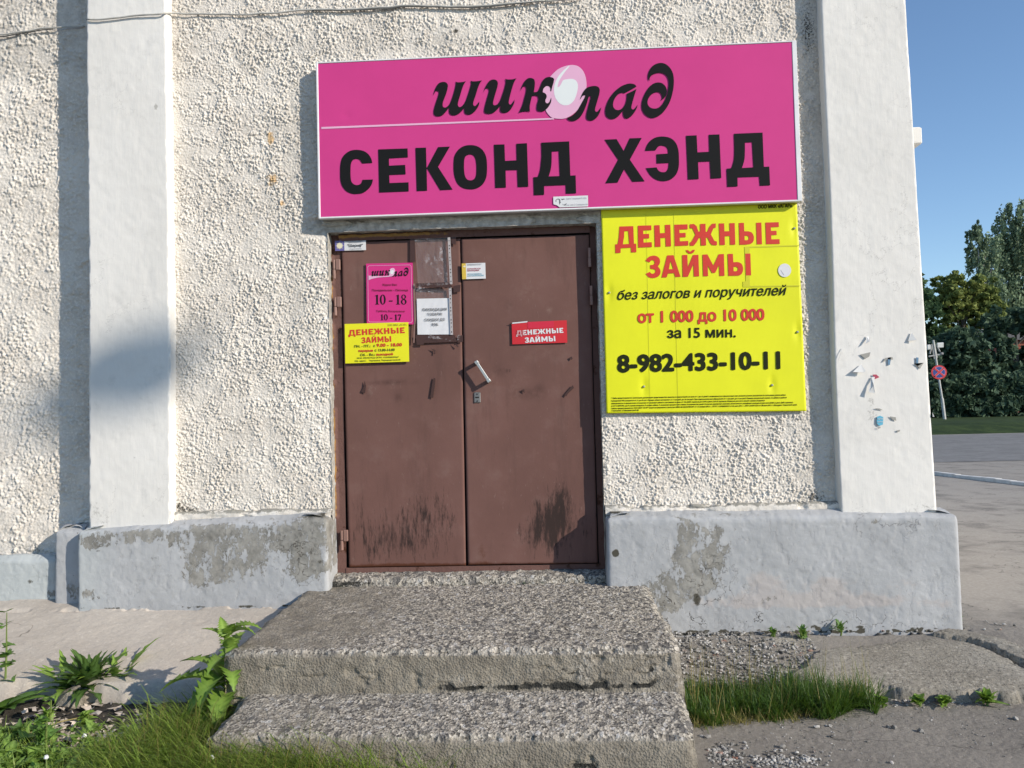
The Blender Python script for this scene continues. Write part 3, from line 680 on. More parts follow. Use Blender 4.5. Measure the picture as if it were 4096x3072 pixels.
hinge(2356, 995, 1070, rl, 1); hinge(2363, 1146, 1221, rl, 1)
# pull handle
A_, B_ = Y(1905, 1448, DY-.06), Y(1955, 1524, DY-.06); d = (B_-A_); L = np.linalg.norm(d); d /= L
qx = np.cross(d, [0, 1, 0])
def hpart(name, mat, boxes):
    M3 = Matrix((Vector(d), Vector((0, 1, 0)), Vector(qx))).transposed(); mb = MB()
    for bx in boxes:
        t = MB(); t.box(*bx[:6], bx[6]); mb.add([tuple(np.array(M3 @ Vector(q))+A_) for q in t.v], t.f)
    o = mb.build(name, mat, rl)
    return o
hpart('handle', ALU, [(-.004, L+.004, -.003, .008, -.0085, .0085, .002), (-.008, .014, -.005, .062, -.011, .011, .003), (L-.014, L+.008, -.005, .062, -.011, .011, .003)])
c = Y(1909, 1590, DY-.008)
mb = MB(); mb.box(c[0]-.020, c[0]+.020, DY-.012, DY-.004, c[2]-.032, c[2]+.032, .004); lp = mb.build('lock_plate', LOCK, rl)
mb = MB(); mb.box(c[0]-.011, c[0]+.011, DY-.0135, DY-.011, c[2]-.003, c[2]+.004); mb.tube([(c[0], DY-.0145, c[2]+.02), (c[0], DY-.011, c[2]+.02)], .004); mb.tube([(c[0], DY-.0145, c[2]-.021), (c[0], DY-.011, c[2]-.021)], .004); mb.build('keyhole', SHADOWGAP, rl)
# peeled tape scraps left on the door
def scrap(pts, x0, y0, s, y, mat, name='tape_scrap', parent=None, th=.0015):
    q = [Y(x0+p[0]/s, y0+p[1]/s, y) for p in pts]; n = len(q)
    v = list(q)+[w+np.array([0, th, 0]) for w in q]
    f = [tuple(range(n))]+[tuple(range(2*n-1, n-1, -1))]+[(i, i+n, (i+1) % n+n, (i+1) % n) for i in range(n)]
    o = mesh_obj(name, v, f, mat, parent)
    return o
# ================================================================== SIGNS
def spx(x, y): return (x*4096/2212, y*4096/2212)           # 2212 px view -> photo px
# letter shapes
BIG = Shape(1340, 540, 3.6867, [
 ["550,412! 535,350 490,280 420,235 330,218 230,230 150,280 100,350 78,450 75,560 80,670 110,760 170,830 250,865 320,870 410,855 490,800 540,730 560,655! 405,660! 390,705 360,730 315,738 270,720 240,680 230,600 230,480 240,410 270,365 315,352 360,365 385,395 400,420!"],
 ["638,212! 1070,197! 1075,330! 795,345! 798,452! 1035,440! 1042,580! 800,590! 804,708! 1085,697! 1087,832! 652,848!"],
 ["1187,190! 1342,185! 1350,480! 1360,478! 1520,178! 1695,170! 1520,470! 1735,805! 1550,815! 1362,500! 1352,500! 1358,822! 1205,828!"]])
def merge(a, b):
    n = len(a.v); a.v += b.v; a.f += [tuple(n+i for i in q) for q in b.f]; return a
DL = ["{}", "{}"]
merge(BIG, Shape(1800, 540, 3.6867, [
 ["300,148 400,165 480,220 530,310 545,420 545,540 530,640 480,730 400,785 305,802 200,785 120,730 75,640 55,540 52,420 65,310 120,220 200,165", "295,288 340,300 370,340 385,410 390,500 385,590 365,640 330,663 295,668 255,655 225,615 210,540 207,440 212,360 235,310"],
 ["648,142! 803,137! 812,382! 985,372! 978,128! 1135,120! 1155,762! 1000,768! 990,515! 820,520! 825,775! 668,780!"],
 ["1345,112! 1758,93! 1775,598! 1853,595! 1860,860! 1710,866! 1706,738! 1388,750! 1388,882! 1238,888! 1230,622! 1295,618! 1325,530 1340,420 1350,300", "1500,242! 1605,238! 1620,605! 1455,610! 1485,510 1498,400"]]))
BIG2 = (Shape(2400, 500, 3.16, [
 ["57,185! 210,178! 300,328! 375,168! 528,163! 378,438! 565,712! 410,718! 305,560! 222,728! 68,737! 228,440!"],
 ["568,328! 590,260 640,195 710,155 800,145 890,165 955,220 990,310 998,420 995,530 965,620 900,685 810,710 720,695 640,640 578,545! 715,535! 740,575 780,595 830,590 860,550 868,480! 715,487! 712,370! 860,360! 855,310 830,275 775,260 735,275 700,322!"],
 ["1087,135! 1222,130! 1232,345! 1382,338! 1375,122! 1510,118! 1533,670! 1400,677! 1388,460! 1240,466! 1248,683! 1112,690!"],
 ["1693,110! 2055,95! 2072,528! 2140,525! 2150,762! 2022,768! 2012,652! 1738,662! 1740,776! 1610,782! 1600,552! 1662,545! 1690,450 1698,330", "1832,222! 1922,218! 1940,535! 1795,543! 1825,440 1832,330"]]))
SCR = Shape(1700, 220, 3.6867, [
 ["122,600! 135,545 160,480 200,420 250,398 305,402 335,435 335,480 315,560 285,640 262,710 265,760 300,775 350,740 375,700 405,620 440,500 455,420 448,392! 480,402 550,398 604,385! 575,430 550,490 520,590 490,690 485,740 510,768 555,745 595,690 625,610 660,500 680,420 672,378! 710,388 780,384 840,374! 805,425 775,500 745,600 715,690 712,735 740,752 775,720 803,685! 795,735 760,800 710,855 650,880 600,868 580,830 582,775! 540,830 490,872 430,890 380,878 357,840 358,770! 310,835 255,890 190,905 145,890 127,850 140,770 175,660 200,580 203,545 180,530 155,535 138,565"],
 ["857,562! 880,500 915,430 960,375 1015,360 1060,378 1075,415 1065,480 1035,580 1008,680 1005,725 1030,742 1075,720 1110,670 1140,590 1175,480 1192,395 1182,350! 1220,360 1290,358 1348,342! 1315,400 1290,470 1262,570 1238,670 1237,715 1262,730 1295,700 1322,655! 1315,705 1285,770 1240,830 1185,852 1135,848 1110,820 1112,745! 1065,805 1005,855 940,868 890,858 873,825 885,750 915,640 940,550 942,510 920,490 890,500"],
 ["1405,532! 1430,465 1465,395 1510,348 1560,338 1605,355 1620,395 1618,460 1605,548! 1640,545 1672,525 1700,465 1730,390 1775,338 1830,323 1880,332 1905,352! 1898,400 1880,460 1860,538! 1848,530! 1848,490 1825,462 1785,460 1745,500 1728,545! 1765,560 1790,585 1795,620 1778,660 1778,695 1805,712 1835,690 1862,625! 1862,680 1840,735 1800,790 1750,828 1700,832 1660,818 1648,780 1655,720 1672,660 1665,610 1625,598 1578,602! 1560,680 1545,760 1548,838! 1510,830 1440,835 1382,852! 1410,800 1440,730 1465,640 1490,540 1492,480 1470,458 1440,475"]])
merge(SCR, Shape(2100, 220, 3.6867, [
 ["808,662! 825,610 860,540 910,485 980,460 1050,458 1090,480 1102,520 1092,590 1060,700 1035,790 1035,825 1060,838 1090,815 1125,768! 1110,830 1075,900 1020,955 970,967 925,955 905,920 910,860 935,760 965,650 972,600! 940,620 910,720 880,800 840,880 790,940 730,970 680,972 640,955 620,930! 690,895 760,835 800,770 850,680 895,600! 875,595 845,610 825,640"],
 ["1645,465! 1620,435 1560,420 1500,428 1420,460 1330,530 1250,630 1200,740 1183,830 1200,900 1250,940 1310,942 1370,910 1445,820! 1450,890 1475,930 1515,935 1560,910 1610,850 1645,790 1665,730! 1640,765 1605,800 1575,795 1570,760 1595,660 1625,560 1645,500! 1570,540 1500,572! 1500,640 1480,720 1440,780 1390,810 1340,805 1305,770 1300,710 1325,640 1375,580 1430,555 1465,565! 1560,515"],
 ["1835,385! 1815,350 1815,290 1840,220 1890,155 1960,122 2030,118 2100,150 2160,220 2190,310 2195,420 2180,540 2140,680 2080,790 2000,880 1900,928 1820,915 1755,860 1722,780 1725,690 1755,600 1810,500 1880,430 1950,405 2020,415 2070,460 2092,520 2080,590 2050,640 1998,675! 2020,640 2018,600 1995,560 1950,545 1890,565 1840,610 1810,670 1812,730 1850,775 1910,790 1970,775 2030,720 2075,640 2105,540 2120,430 2110,350 2070,290 2000,262 1930,270 1870,300 1840,340"]]))
OVAL = Shape(2100, 220, 3.6867, [["380,310 480,215 560,175 640,152 720,148 790,170 850,225 890,310 908,420 900,520 875,630 830,730 770,815 690,885 610,928 530,942 405,926 340,870 300,800 270,700 262,600 270,500 310,400"]])
CURL = Shape(2100, 220, 3.6867, [["640,165! 660,163! 600,235 545,310 500,390 478,475! 500,470 525,440 560,375 610,358 700,352 755,380 780,440 775,520 750,610 715,680 655,730 590,742 520,720 465,660 435,590 427,500 440,420 470,350 510,290 570,225"]])
def E_(a): return [a]
LOAN1 = Shape(2440, 860, 3.16, [
 ["120,145 295,140 303,362 332,362 333,470 268,473 266,412 135,420 134,478 68,482 66,370 98,368 112,280", "180,205 230,203 245,365 162,370 178,280"],
 ["353,135 522,130 524,190 420,195 421,240 494,237 495,295 424,298 425,348 528,343 530,405 358,412"],
 ["560,130 627,127 632,230 698,226 695,124 763,122 772,396 705,399 700,288 637,292 641,400 568,403"],
 ["812,122 980,117 982,180 878,184 880,228 956,224 958,280 882,284 884,332 990,327 991,385 818,393"],
 ["1010,117 1060,112 1095,140 1118,210 1142,205 1140,112 1208,110 1210,212 1232,210 1255,150 1290,110 1337,106 1337,160 1310,165 1275,245 1320,325 1352,335 1352,383 1290,380 1265,350 1235,285 1212,287 1216,384 1150,386 1146,290 1122,292 1095,345 1060,388 1012,388 1012,345 1035,330 1080,248 1045,170 1010,165"],
 ["1377,106 1443,105 1447,206 1515,203 1510,103 1577,101 1585,374 1520,377 1515,265 1450,268 1453,378 1388,380"],
 ["1630,100 1693,98 1697,205 1750,205 1785,215 1808,240 1820,275 1818,320 1805,345 1780,365 1720,375 1638,376", "1700,262 1735,262 1752,275 1755,290 1750,308 1735,318 1703,318"],
 ["1848,97 1914,95 1922,369 1856,371"],
 ["1965,95 2133,90 2135,150 2033,155 2035,200 2105,198 2108,252 2038,256 2040,308 2143,304 2146,365 1974,369"]], True)
LOAN2 = Shape(2440, 860, 3.16, [
 ["447,578! 490,530 550,513 600,525 630,560 630,610 605,650! 635,690 636,740 605,780 545,797 490,785 450,743! 505,718! 525,740 555,738 575,715 565,690 535,682 510,680! 508,632! 545,628 565,605 555,578 525,572 500,600!"],
 ["722,510! 803,507! 892,780! 825,783! 810,735! 733,740! 717,788! 652,790!", "765,578! 800,682! 745,686!"],
 ["912,506! 978,503! 985,660! 1050,505! 1118,502! 1128,775! 1060,778! 1055,620! 985,780! 920,782!"],
 ["955,445! 985,442! 1015,462 1045,440! 1075,438! 1055,475 1020,488 985,480"],
 ["1170,500! 1232,498! 1308,640! 1375,495! 1440,492! 1448,768! 1385,770! 1380,630! 1330,730! 1290,732! 1235,635! 1240,772! 1178,774!"],
 ["1488,492! 1553,490! 1560,597! 1620,595 1665,620 1682,670 1675,725 1640,762 1580,767 1498,769!", "1562,655! 1600,655 1618,675 1612,700 1595,710 1563,710!"],
 ["1708,488! 1775,486! 1784,762! 1718,765!"]])
def quad_shape(pts): 
    s = Shape(0, 0, 1, []); s.v = list(pts); s.f = [tuple(range(len(pts)))]; return s
def ring_shape(outer, inner):
    s = Shape(0, 0, 1, []); n = len(outer); s.v = list(outer)+list(inner); s.f = [(i, (i+1) % n, n+(i+1) % n, n+i) for i in range(n)]; return s
def circ(cx, cy, rx, ry=None, n=28): return [(cx+rx*math.cos(2*math.pi*i/n), cy+(ry or rx)*math.sin(2*math.pi*i/n)) for i in range(n)]
# --- big pink sign
SY = -.075; e = .0012
sg = thing('shop_sign', 'wide pink sign with black lettering above the brown double door', 'sign', (0.08, 0, 2.66))
x0, x1, z0, z1 = -1.333, 1.488, 2.659, 3.599
xs_ = np.linspace(x0+.012, x1-.012, 120); zs_ = np.linspace(z0+.010, z1-.010, 50); Xg, Zg = np.meshgrid(xs_, zs_, indexing='ij')
dent = .004*np.exp(-(((Xg-Y(1385, 460, SY)[0])/.02)**2+((Zg-Y(1385, 460, SY)[2])/.015)**2))
grid('panel', np.stack([Xg, SY+.002*(fbm(Xg/.5, Zg/.4, 3, 2)-.5)+dent, Zg], -1), PINK, sg)
mb = MB(); mb.box(x0+.004, x1-.004, SY+.006, -.004, z0+.004, z1-.004); mb.build('back_box', BACKGREY, sg)
mb = MB()
mb.box(x0, x1, SY-.003, SY+.03, z0, z0+.010, .002); mb.box(x0, x1, SY-.003, SY+.03, z1-.008, z1, .002)
mb.box(x0, x0+.012, SY-.0035, SY+.03, z0+.001, z1-.001, .002); mb.box(x1-.026, x1, SY-.0035, SY+.03, z0+.001, z1-.001, .002)
mb.build('frame', FRAMEW, sg)
place(BIG, 'lettering', INK, SY-.0024, sg); place(BIG2, 'lettering', INK, SY-.0024, sg)
place(quad_shape([(1285, 508), (2216, 471.5), (2216, 478), (1285, 516)]), 'logo_line', PALEPINK, SY-.0022, sg)
place(OVAL, 'logo_oval', PALEPINK, SY-.0027, sg); place(CURL, 'logo_curl', PALEWHITE, SY-.0032, sg); place(SCR, 'lettering', INK, SY-.0037, sg)
# sticker on the pink sign
st = thing('sticker', 'small white sticker with a dark head stuck at the bottom of the pink sign', 'sticker', tuple(Y(2285, 805, SY)))
def q2(x, y): return (2200+x/11.06, 770+y/11.06)
mesh_s = place(quad_shape([q2(145, 185), q2(1680, 130), q2(1688, 615), q2(430, 660), q2(300, 560), q2(170, 530), q2(150, 480)]), 'label', PAPER, SY-.0042, st)
place(Shape(2200, 770, 11.06, [["255,410! 250,350 290,300 350,270 420,285 460,350 460,400 480,440 450,480 435,525! 400,520! 415,470 400,420 410,370 380,310 320,310 285,340 275,390 300,410!"], ["480,260! 530,290! 580,270! 690,285! 530,340!"], ["520,500! 620,540! 745,470! 720,520! 640,578!"]]), 'drawing', INK2, SY-.0048, st)
text('Дайте Товарищей 0 себе,', q2(710, 320), q2(1620, 280), 7, INKGREY, SY-.0048, st)
text('И же тебе О Совершенство', q2(690, 595), q2(1670, 555), 7, INKGREY, SY-.0048, st)
# --- big yellow sign
YY = -.026
yb = thing('advert_board', 'large yellow board with red and black lettering right of the door', 'sign', (.9, 0, 1.45))
ycor = [spx(1298, 447), spx(1721, 432), spx(1742, 888), spx(1310, 893)]
c4 = [Y(*p, YY) for p in ycor]; n_, m_ = 110, 120
U, W = np.meshgrid(np.linspace(0, 1, n_), np.linspace(0, 1, m_), indexing='ij')
c4 = np.array(c4); Pq = (c4[0]*(1-U[..., None])+c4[1]*U[..., None])*(1-W[..., None]) + (c4[3]*(1-U[..., None])+c4[2]*U[..., None])*W[..., None]
SCREWS = [(1316, 632), (1716, 493), (1723, 717), (1391, 835), (1668, 832)]
Pq[..., 1] += .002*(fbm(Pq[..., 0]/.25, Pq[..., 2]/.4, 9, 2)-.5)
for sx, sy in SCREWS:
    q = Y(*spx(sx, sy), YY); Pq[..., 1] += .005*np.exp(-((Pq[..., 0]-q[0])/.018)**2)*np.exp(-((Pq[..., 2]-q[2])/.05)**2)
Pb = np.concatenate([Pq[:1]+np.array([0, .006, 0]), Pq, Pq[-1:]+np.array([0, .006, 0])], 0)
Pb = np.concatenate([Pb[:, :1]+np.array([0, .006, 0]), Pb, Pb[:, -1:]+np.array([0, .006, 0])], 1)
grid('panel', Pb, YELLOW, yb, flip=True)
for sx, sy in SCREWS:
    q = Y(*spx(sx, sy), YY); mb = MB(); mb.tube([(q[0], YY-.006, q[2]), (q[0], YY-.003, q[2]), (q[0], YY+.004, q[2])], [.0035, .0065, .0075], 12); mb.build('screw', ALU, yb)
L1 = YY-.0022
place(LOAN1, 'lettering', RED, L1, yb); place(LOAN2, 'lettering', RED, L1, yb)
def q4(x, y): return (2350+x/1.803, 780+y/1.803)
text('ООО МКК «АГАР»', q4(1230, 99), q4(1475, 88), 15, INKGREEN, L1, yb, .03)
text('без залогов и поручителей', q4(215, 757), q4(1437, 722), 40, INKGREEN, L1, yb, .013, .28)
text('от 1 000 до 10 000', q4(362, 924), q4(1278, 904), 50, RED, L1, yb, .03)
text('за 15 мин.', q4(575, 1033), q4(1070, 1027), 43, INKGREEN, L1, yb, .020)
text('8-982-433-10-11', q4(215, 1282), q4(1392, 1256), 76, INKGREEN, L1, yb, .034)
SMALL = ['* Займ предоставляется наличными денежными средствами без залогов и поручителей на срок от 1 до 15 дней с возможностью пролонгации при условии уплаты процентов по окончании срока займа.',
 'Гражданам РФ в возрасте от 21 до 70 лет. Размер займа составляет от 1 тыс.руб. до 10 тыс.руб. При первоначальном обращении от 1 тыс.руб. до 6 тыс.руб. Размер процентной ставки по займу в рублях',
 'определяется в процентном отношении от размера займа и составляет в день от 1% (365% годовых) до 0,4% в день (146 % годовых). Формула расчета общей суммы возврата:',
 'A=B+C/100*D*B, где А-сумма возврата, В-сумма займа, С-значение процентной ставки, D-количество дней. В случае просрочки платежа начисляются штрафные санкции из расчета 0,05% в день (20% годовых).',
 'Займы предоставляются ООО МКК "АГАР" (зарегистрировано в реестре МФО 001603357007397 от 15 января 2016 г., ОГРН 1155958039467 от 06 мая 2015 г., ИНН 5957017522 от 08 мая 2015 г. Юр.адрес Пермский край,',
 'г.Чернушка, п.Пермдорстрой 40)']
for t_, (a, b) in zip(SMALL, [((172, 1470), (1432, 1446)), ((172, 1489), (1438, 1465)), ((172, 1508), (1280, 1486)), ((172, 1526), (1485, 1500)), ((172, 1544), (1512, 1517)), ((172, 1560), (370, 1556))]):
    text(t_, q4(*a), q4(*b), 5.6, INKGREEN, L1, yb, .035)
place(quad_shape([q4(1132, 372), q4(1522, 360), q4(1522, 369), q4(1168, 381), q4(1172, 655), q4(1530, 650), q4(1530, 660), q4(1122, 664), q4(1120, 625), q4(1142, 622)]), 'tape_mark', GHOST, YY-.0018, yb)
mb = None
rs = place(quad_shape(circ(*q4(1422, 543), 26, 27)), 'round_sticker', PAPER, YY-.0034, yb)
place(quad_shape([q4(1393, 543), q4(1396, 542), q4(1418, 577), q4(1415, 579)]), 'pen_stroke', INKGREY, YY-.0040, yb)
for xx, a in ((1455, .4), (1395, .3)):   # creases of the plastic sheet, drawn as darker lines
    p, q = spx(xx, 460), spx(xx+9, 880)
    place(quad_shape([p, (p[0]+1.4, p[1]), (q[0]+1.4, q[1]), q]), 'painted_crease', GHOST, YY-.0016, yb)
# --- things stuck on the door
LY = DY-.008                                                   # left leaf front
def q1(x, y): return (1250+x/2.552, 850+y/2.552)
def board(name, label, cat, cs, y, th, mat, bow=0.0, part='sheet'):
    cpt = np.mean([Y(*p, y) for p in cs], 0); t = thing(name, label, cat, tuple(cpt)); plate(part, cs, y, th, mat, t, bow); return t
def in_box(c, u, v):  # fraction of a plate -> photo px
    a = np.array(c); return tuple((a[0]*(1-u)+a[1]*u)*(1-v) + (a[3]*(1-u)+a[2]*u)*v)
# opening hours
hc = [q1(547, 522), q1(1022, 512), q1(1035, 1142), q1(555, 1134)]
hs = board('hours_sign', 'pink opening hours sign with white border on the left door leaf', 'sign', hc, LY-.004, .004, HOURPINK)
f1 = LY-.0058
src = (SCR.box()[0], SCR.box()[1], SCR.box()[2], SCR.box()[3])
def fit3(u0, v0, u1, v1, c=hc): return (in_box(c, u0, v0), in_box(c, u1, v0), in_box(c, u0, v1))
place(SCR, 'lettering', INK, f1-.0008, hs, fit3(.115, .075, .91, .225), src)
def rel(shape): return [(p[0], p[1]) for p in shape.v]
place(OVAL, 'logo_oval', PALEPINK, f1-.0003, hs, fit3(.115, .075, .91, .225), src); place(CURL, 'logo_curl', PALEWHITE, f1-.0005, hs, fit3(.115, .075, .91, .225), src)
ww = [in_box(hc, .05, .20)]+[in_box(hc, u, v) for u, v in ((.2, .205), (.35, .213), (.48, .205), (.55, .195), (.56, .215), (.48, .225), (.38, .228), (.25, .235), (.12, .255), (.05, .275))]
place(quad_shape(ww), 'wave', PALEPINK, f1, hs)
o_ = [in_box(hc, u, v) for u, v in ((.03, .055), (.06, .033), (.94, .033), (.97, .055), (.97, .955), (.94, .975), (.06, .975), (.03, .955))]
i_ = [in_box(hc, u, v) for u, v in ((.038, .057), (.064, .039), (.936, .039), (.962, .057), (.962, .953), (.936, .969), (.064, .969), (.038, .953))]
place(ring_shape(o_, i_), 'border', PALEPINK, f1, hs)
DIM = sheet('faded_crimson_ink', (.25, .015, .06))
text('Ждем Вас', in_box(hc, .34, .372), in_box(hc, .66, .372), 9, DIM, f1, hs, .02)
text('Понедельник - Пятница', in_box(hc, .12, .462), in_box(hc, .89, .462), 9, DIM, f1, hs, .02)
text('Суббота, Воскресенье', in_box(hc, .205, .805), in_box(hc, .81, .805), 8, DIM, f1, hs, .02)
def serif_digits(body, cx0, cx1, vb, vt):
    """high-contrast serif numerals drawn as outlines (one unit tall)"""
    def ell(cx, cy, rx, ry, n=20): return [(cx+rx*math.cos(2*math.pi*i/n), cy+ry*math.sin(2*math.pi*i/n)) for i in range(n)]
    Gl = {'1': (.5, [[(.08, 0), (.44, 0), (.44, .05), (.34, .07), (.34, 1), (.30, 1), (.06, .88), (.08, .84), (.18, .87), (.18, .07), (.08, .05)]]),
          '0': (.62, [ell(.29, .5, .27, .51), ell(.29, .5, .12, .45)]),
          '8': (.62, [ell(.29, .27, .26, .28), ell(.29, .26, .13, .21)]), '-': (.5, [[(.08, .30), (.42, .30), (.42, .40), (.08, .40)]]), ' ': (.16, []),
          '7': (.55, [[(.04, 1), (.5, 1), (.5, .93), (.26, 0), (.12, 0), (.36, .84), (.12, .84), (.08, .72), (.04, .72)]])}
    s = Shape(0, 0, 1, []); x = 0
    for ch in body:
        w, cs = Gl[ch]
        groups = [cs] if cs else []
        if ch == '8': groups.append([ell(.29, .77, .22, .235), ell(.29, .77, .11, .18)])
        for g_ in groups:
            if ch == '8' and g_ is groups[0]: g_ = [[(px_, min(py_, .545)) for px_, py_ in g_[0]], g_[1]]
            if ch == '8' and g_ is groups[-1]: g_ = [[(px_, max(py_, .546)) for px_, py_ in g_[0]], [(px_, max(py_, .575)) for px_, py_ in g_[1]]]
            v, f = fill2d(g_); b = len(s.v); s.v += [(x+q[0], -q[1]) for q in v]; s.f += [tuple(b+i for i in q) for q in f]
        x += w
    return place(s, 'lettering', INK, f1, hs, (in_box(hc, cx0, vt), in_box(hc, cx1, vt), in_box(hc, cx0, vb)))
serif_digits('10 - 18', .18, .855, .682, .515); serif_digits('10 - 17', .295, .735, .94, .84)
# small yellow loan sign
yc = [q1(328, 1138), q1(976, 1120), q1(986, 1522), q1(335, 1541)]
ys = board('advert_plate', 'small yellow plate with red and black lettering on the left door leaf', 'sign', yc, LY-.010, .006, YELLOW2)
f2 = LY-.0112
place(LOAN1, 'lettering', RED, f2, ys, fit3(.055, .125, .945, .335, yc)); place(LOAN2, 'lettering', RED, f2, ys, fit3(.255, .31, .73, .50, yc))
text('ООО МКК «АГАР»', in_box(yc, .675, .085), in_box(yc, .975, .085), 7.5, OLIVE, f2, ys)
text('ПН. - ПТ.:', in_box(yc, .145, .605), in_box(yc, .40, .605), 10, OLIVE, f2, ys, .03); text('с', in_box(yc, .445, .605), in_box(yc, .475, .605), 11, OLIVE, f2, ys, .03)
text('9.00 - 18.00', in_box(yc, .495, .605), in_box(yc, .895, .605), 14, RED, f2, ys, .035)
text('перерыв', in_box(yc, .21, .72), in_box(yc, .44, .72), 10, RED, f2, ys, .03); text('с 13.00-14.00', in_box(yc, .465, .72), in_box(yc, .78, .72), 11, OLIVE, f2, ys, .03)
text('Сб. - Вс.:', in_box(yc, .235, .825), in_box(yc, .47, .825), 10, OLIVE, f2, ys, .03); text('выходной', in_box(yc, .49, .825), in_box(yc, .75, .825), 10, RED, f2, ys, .03)
text('ИНН 5957017522 ОГРН 1155958039467', in_box(yc, .185, .895), in_box(yc, .84, .895), 6.5, OLIVE, f2, ys, .015)
text('Юр. адрес:    Чернушка, Пермдорстрой,40', in_box(yc, .15, .965), in_box(yc, .865, .965), 6.5, OLIVE, f2, ys, .015)
# security sticker, violet and white
sc_ = [q1(228, 290), q1(543, 277), q1(546, 383), q1(232, 392)]
sh = board('sticker', 'white sticker with a violet badge panel at the top left of the door', 'sticker', sc_, LY-.003, .002, PAPER)
f3 = LY-.0042
place(quad_shape([in_box(sc_, 0, 0), in_box(sc_, .30, 0), in_box(sc_, .30, 1), in_box(sc_, 0, 1)]), 'badge_panel', BLUEV, f3, sh)
star = []
for i in range(32):
    r = (.42 if i % 4 == 0 else .34) if i % 2 == 0 else .23; a = 2*math.pi*i/32
    star.append(in_box(sc_, .15+r*math.cos(a)*.335, .5+r*math.sin(a)))
place(quad_shape(star), 'badge_star', CREAM, f3-.0008, sh)
text('Объект находится под охраной', in_box(sc_, .345, .16), in_box(sc_, .93, .14), 4.6, INKGREY, f3, sh, .01); text('группы предприятий', in_box(sc_, .445, .27), in_box(sc_, .85, .25), 4.6, INKGREY, f3, sh, .01)
text('"Шериф"', in_box(sc_, .40, .66), in_box(sc_, .90, .66), 11.5, INK2, f3, sh, .015)
text('г. Чернушка, ул. Юбилейная, 8-а', in_box(sc_, .45, .87), in_box(sc_, .855, .85), 3.6, INKGREY, f3, sh); text('тел. (34261) 4-10-10, 3-11-80', in_box(sc_, .45, .955), in_box(sc_, .855, .94), 3.6, INKGREY, f3, sh)
# alarm sticker, amber and white
ac = [(1847, 1054), (1941, 1051), (1943, 1114), (1849, 1117)]; RY = DY-.012
al = board('sticker', 'white sticker with an amber strip on the right door leaf', 'sticker', ac, RY-.003, .002, PAPER)
f4 = RY-.0042
place(quad_shape([in_box(ac, 0, 0), in_box(ac, .17, 0), in_box(ac, .17, 1), in_box(ac, 0, 1)]), 'amber_strip', AMBER, f4, al)
place(quad_shape([in_box(ac, .045+.0, .22), in_box(ac, .1, .125), in_box(ac, .15, .16), in_box(ac, .15, .235), in_box(ac, .1, .25)]), 'emblem', CREAM, f4-.0008, al)
for t_, a, b, hh, mt in (('Вневедомственная охрана полиции', (.225, .085), (.855, .075), 2.6, INKGREY), ('при ГУВД Пермского края', (.225, .145), (.80, .13), 2.6, INKGREY),
                         ('ОХРАНЯЕТСЯ', (.225, .40), (.79, .40), 5.5, CRIM), ('МИЛИЦИЕЙ', (.225, .515), (.725, .51), 5.5, CRIM), ('УСТАНОВЛЕНА', (.225, .735), (.84, .735), 5.5, SKYINK), ('СИГНАЛИЗАЦИЯ', (.225, .845), (.92, .84), 5.5, SKYINK)):
    text(t_, in_box(ac, *a), in_box(ac, *b), hh, mt, f4, al, .02)
# red sticker
def q3(x, y): return (1750+x/2.074, 900+y/2.074)
rc = [q3(615, 810), q3(1072, 790), q3(1077, 976), q3(621, 990)]
rd = board('sticker', 'red sticker with white lettering and worn first letters on the right door leaf', 'sticker', rc, RY-.003, .002, REDST)
f5 = RY-.0042
place(quad_shape([in_box(rc, .29, .0), in_box(rc, .765, .0), in_box(rc, .765, .3), in_box(rc, .29, .3)]), 'patch', REDST2, f5, rd)
place(LOAN1, 'lettering', PAPER, f5-.0006, rd, fit3(.075, .33, .935, .655, rc)); place(LOAN2, 'lettering', PAPER, f5-.0006, rd, fit3(.225, .64, .785, .95, rc))
for k in range(9):
    v = .36+.032*k; a = .07+.02*rnd.random(); place(quad_shape([in_box(rc, a, v), in_box(rc, a+.10+.08*rnd.random(), v-.004), in_box(rc, a+.15, v+.012), in_box(rc, a, v+.014)]), 'scratch', REDST, f5-.0012, rd)
place(quad_shape([in_box(rc, .01, .0), in_box(rc, .29, -.04), in_box(rc, .28, .02), in_box(rc, .01, .055)]), 'torn_edge', PAPER, f5-.0004, rd)
scrap([(592, 818), (640, 806), (645, 815), (622, 822)], 1750, 900, 2.074, RY-.004, TAPEB, 'tape_corner', rd)
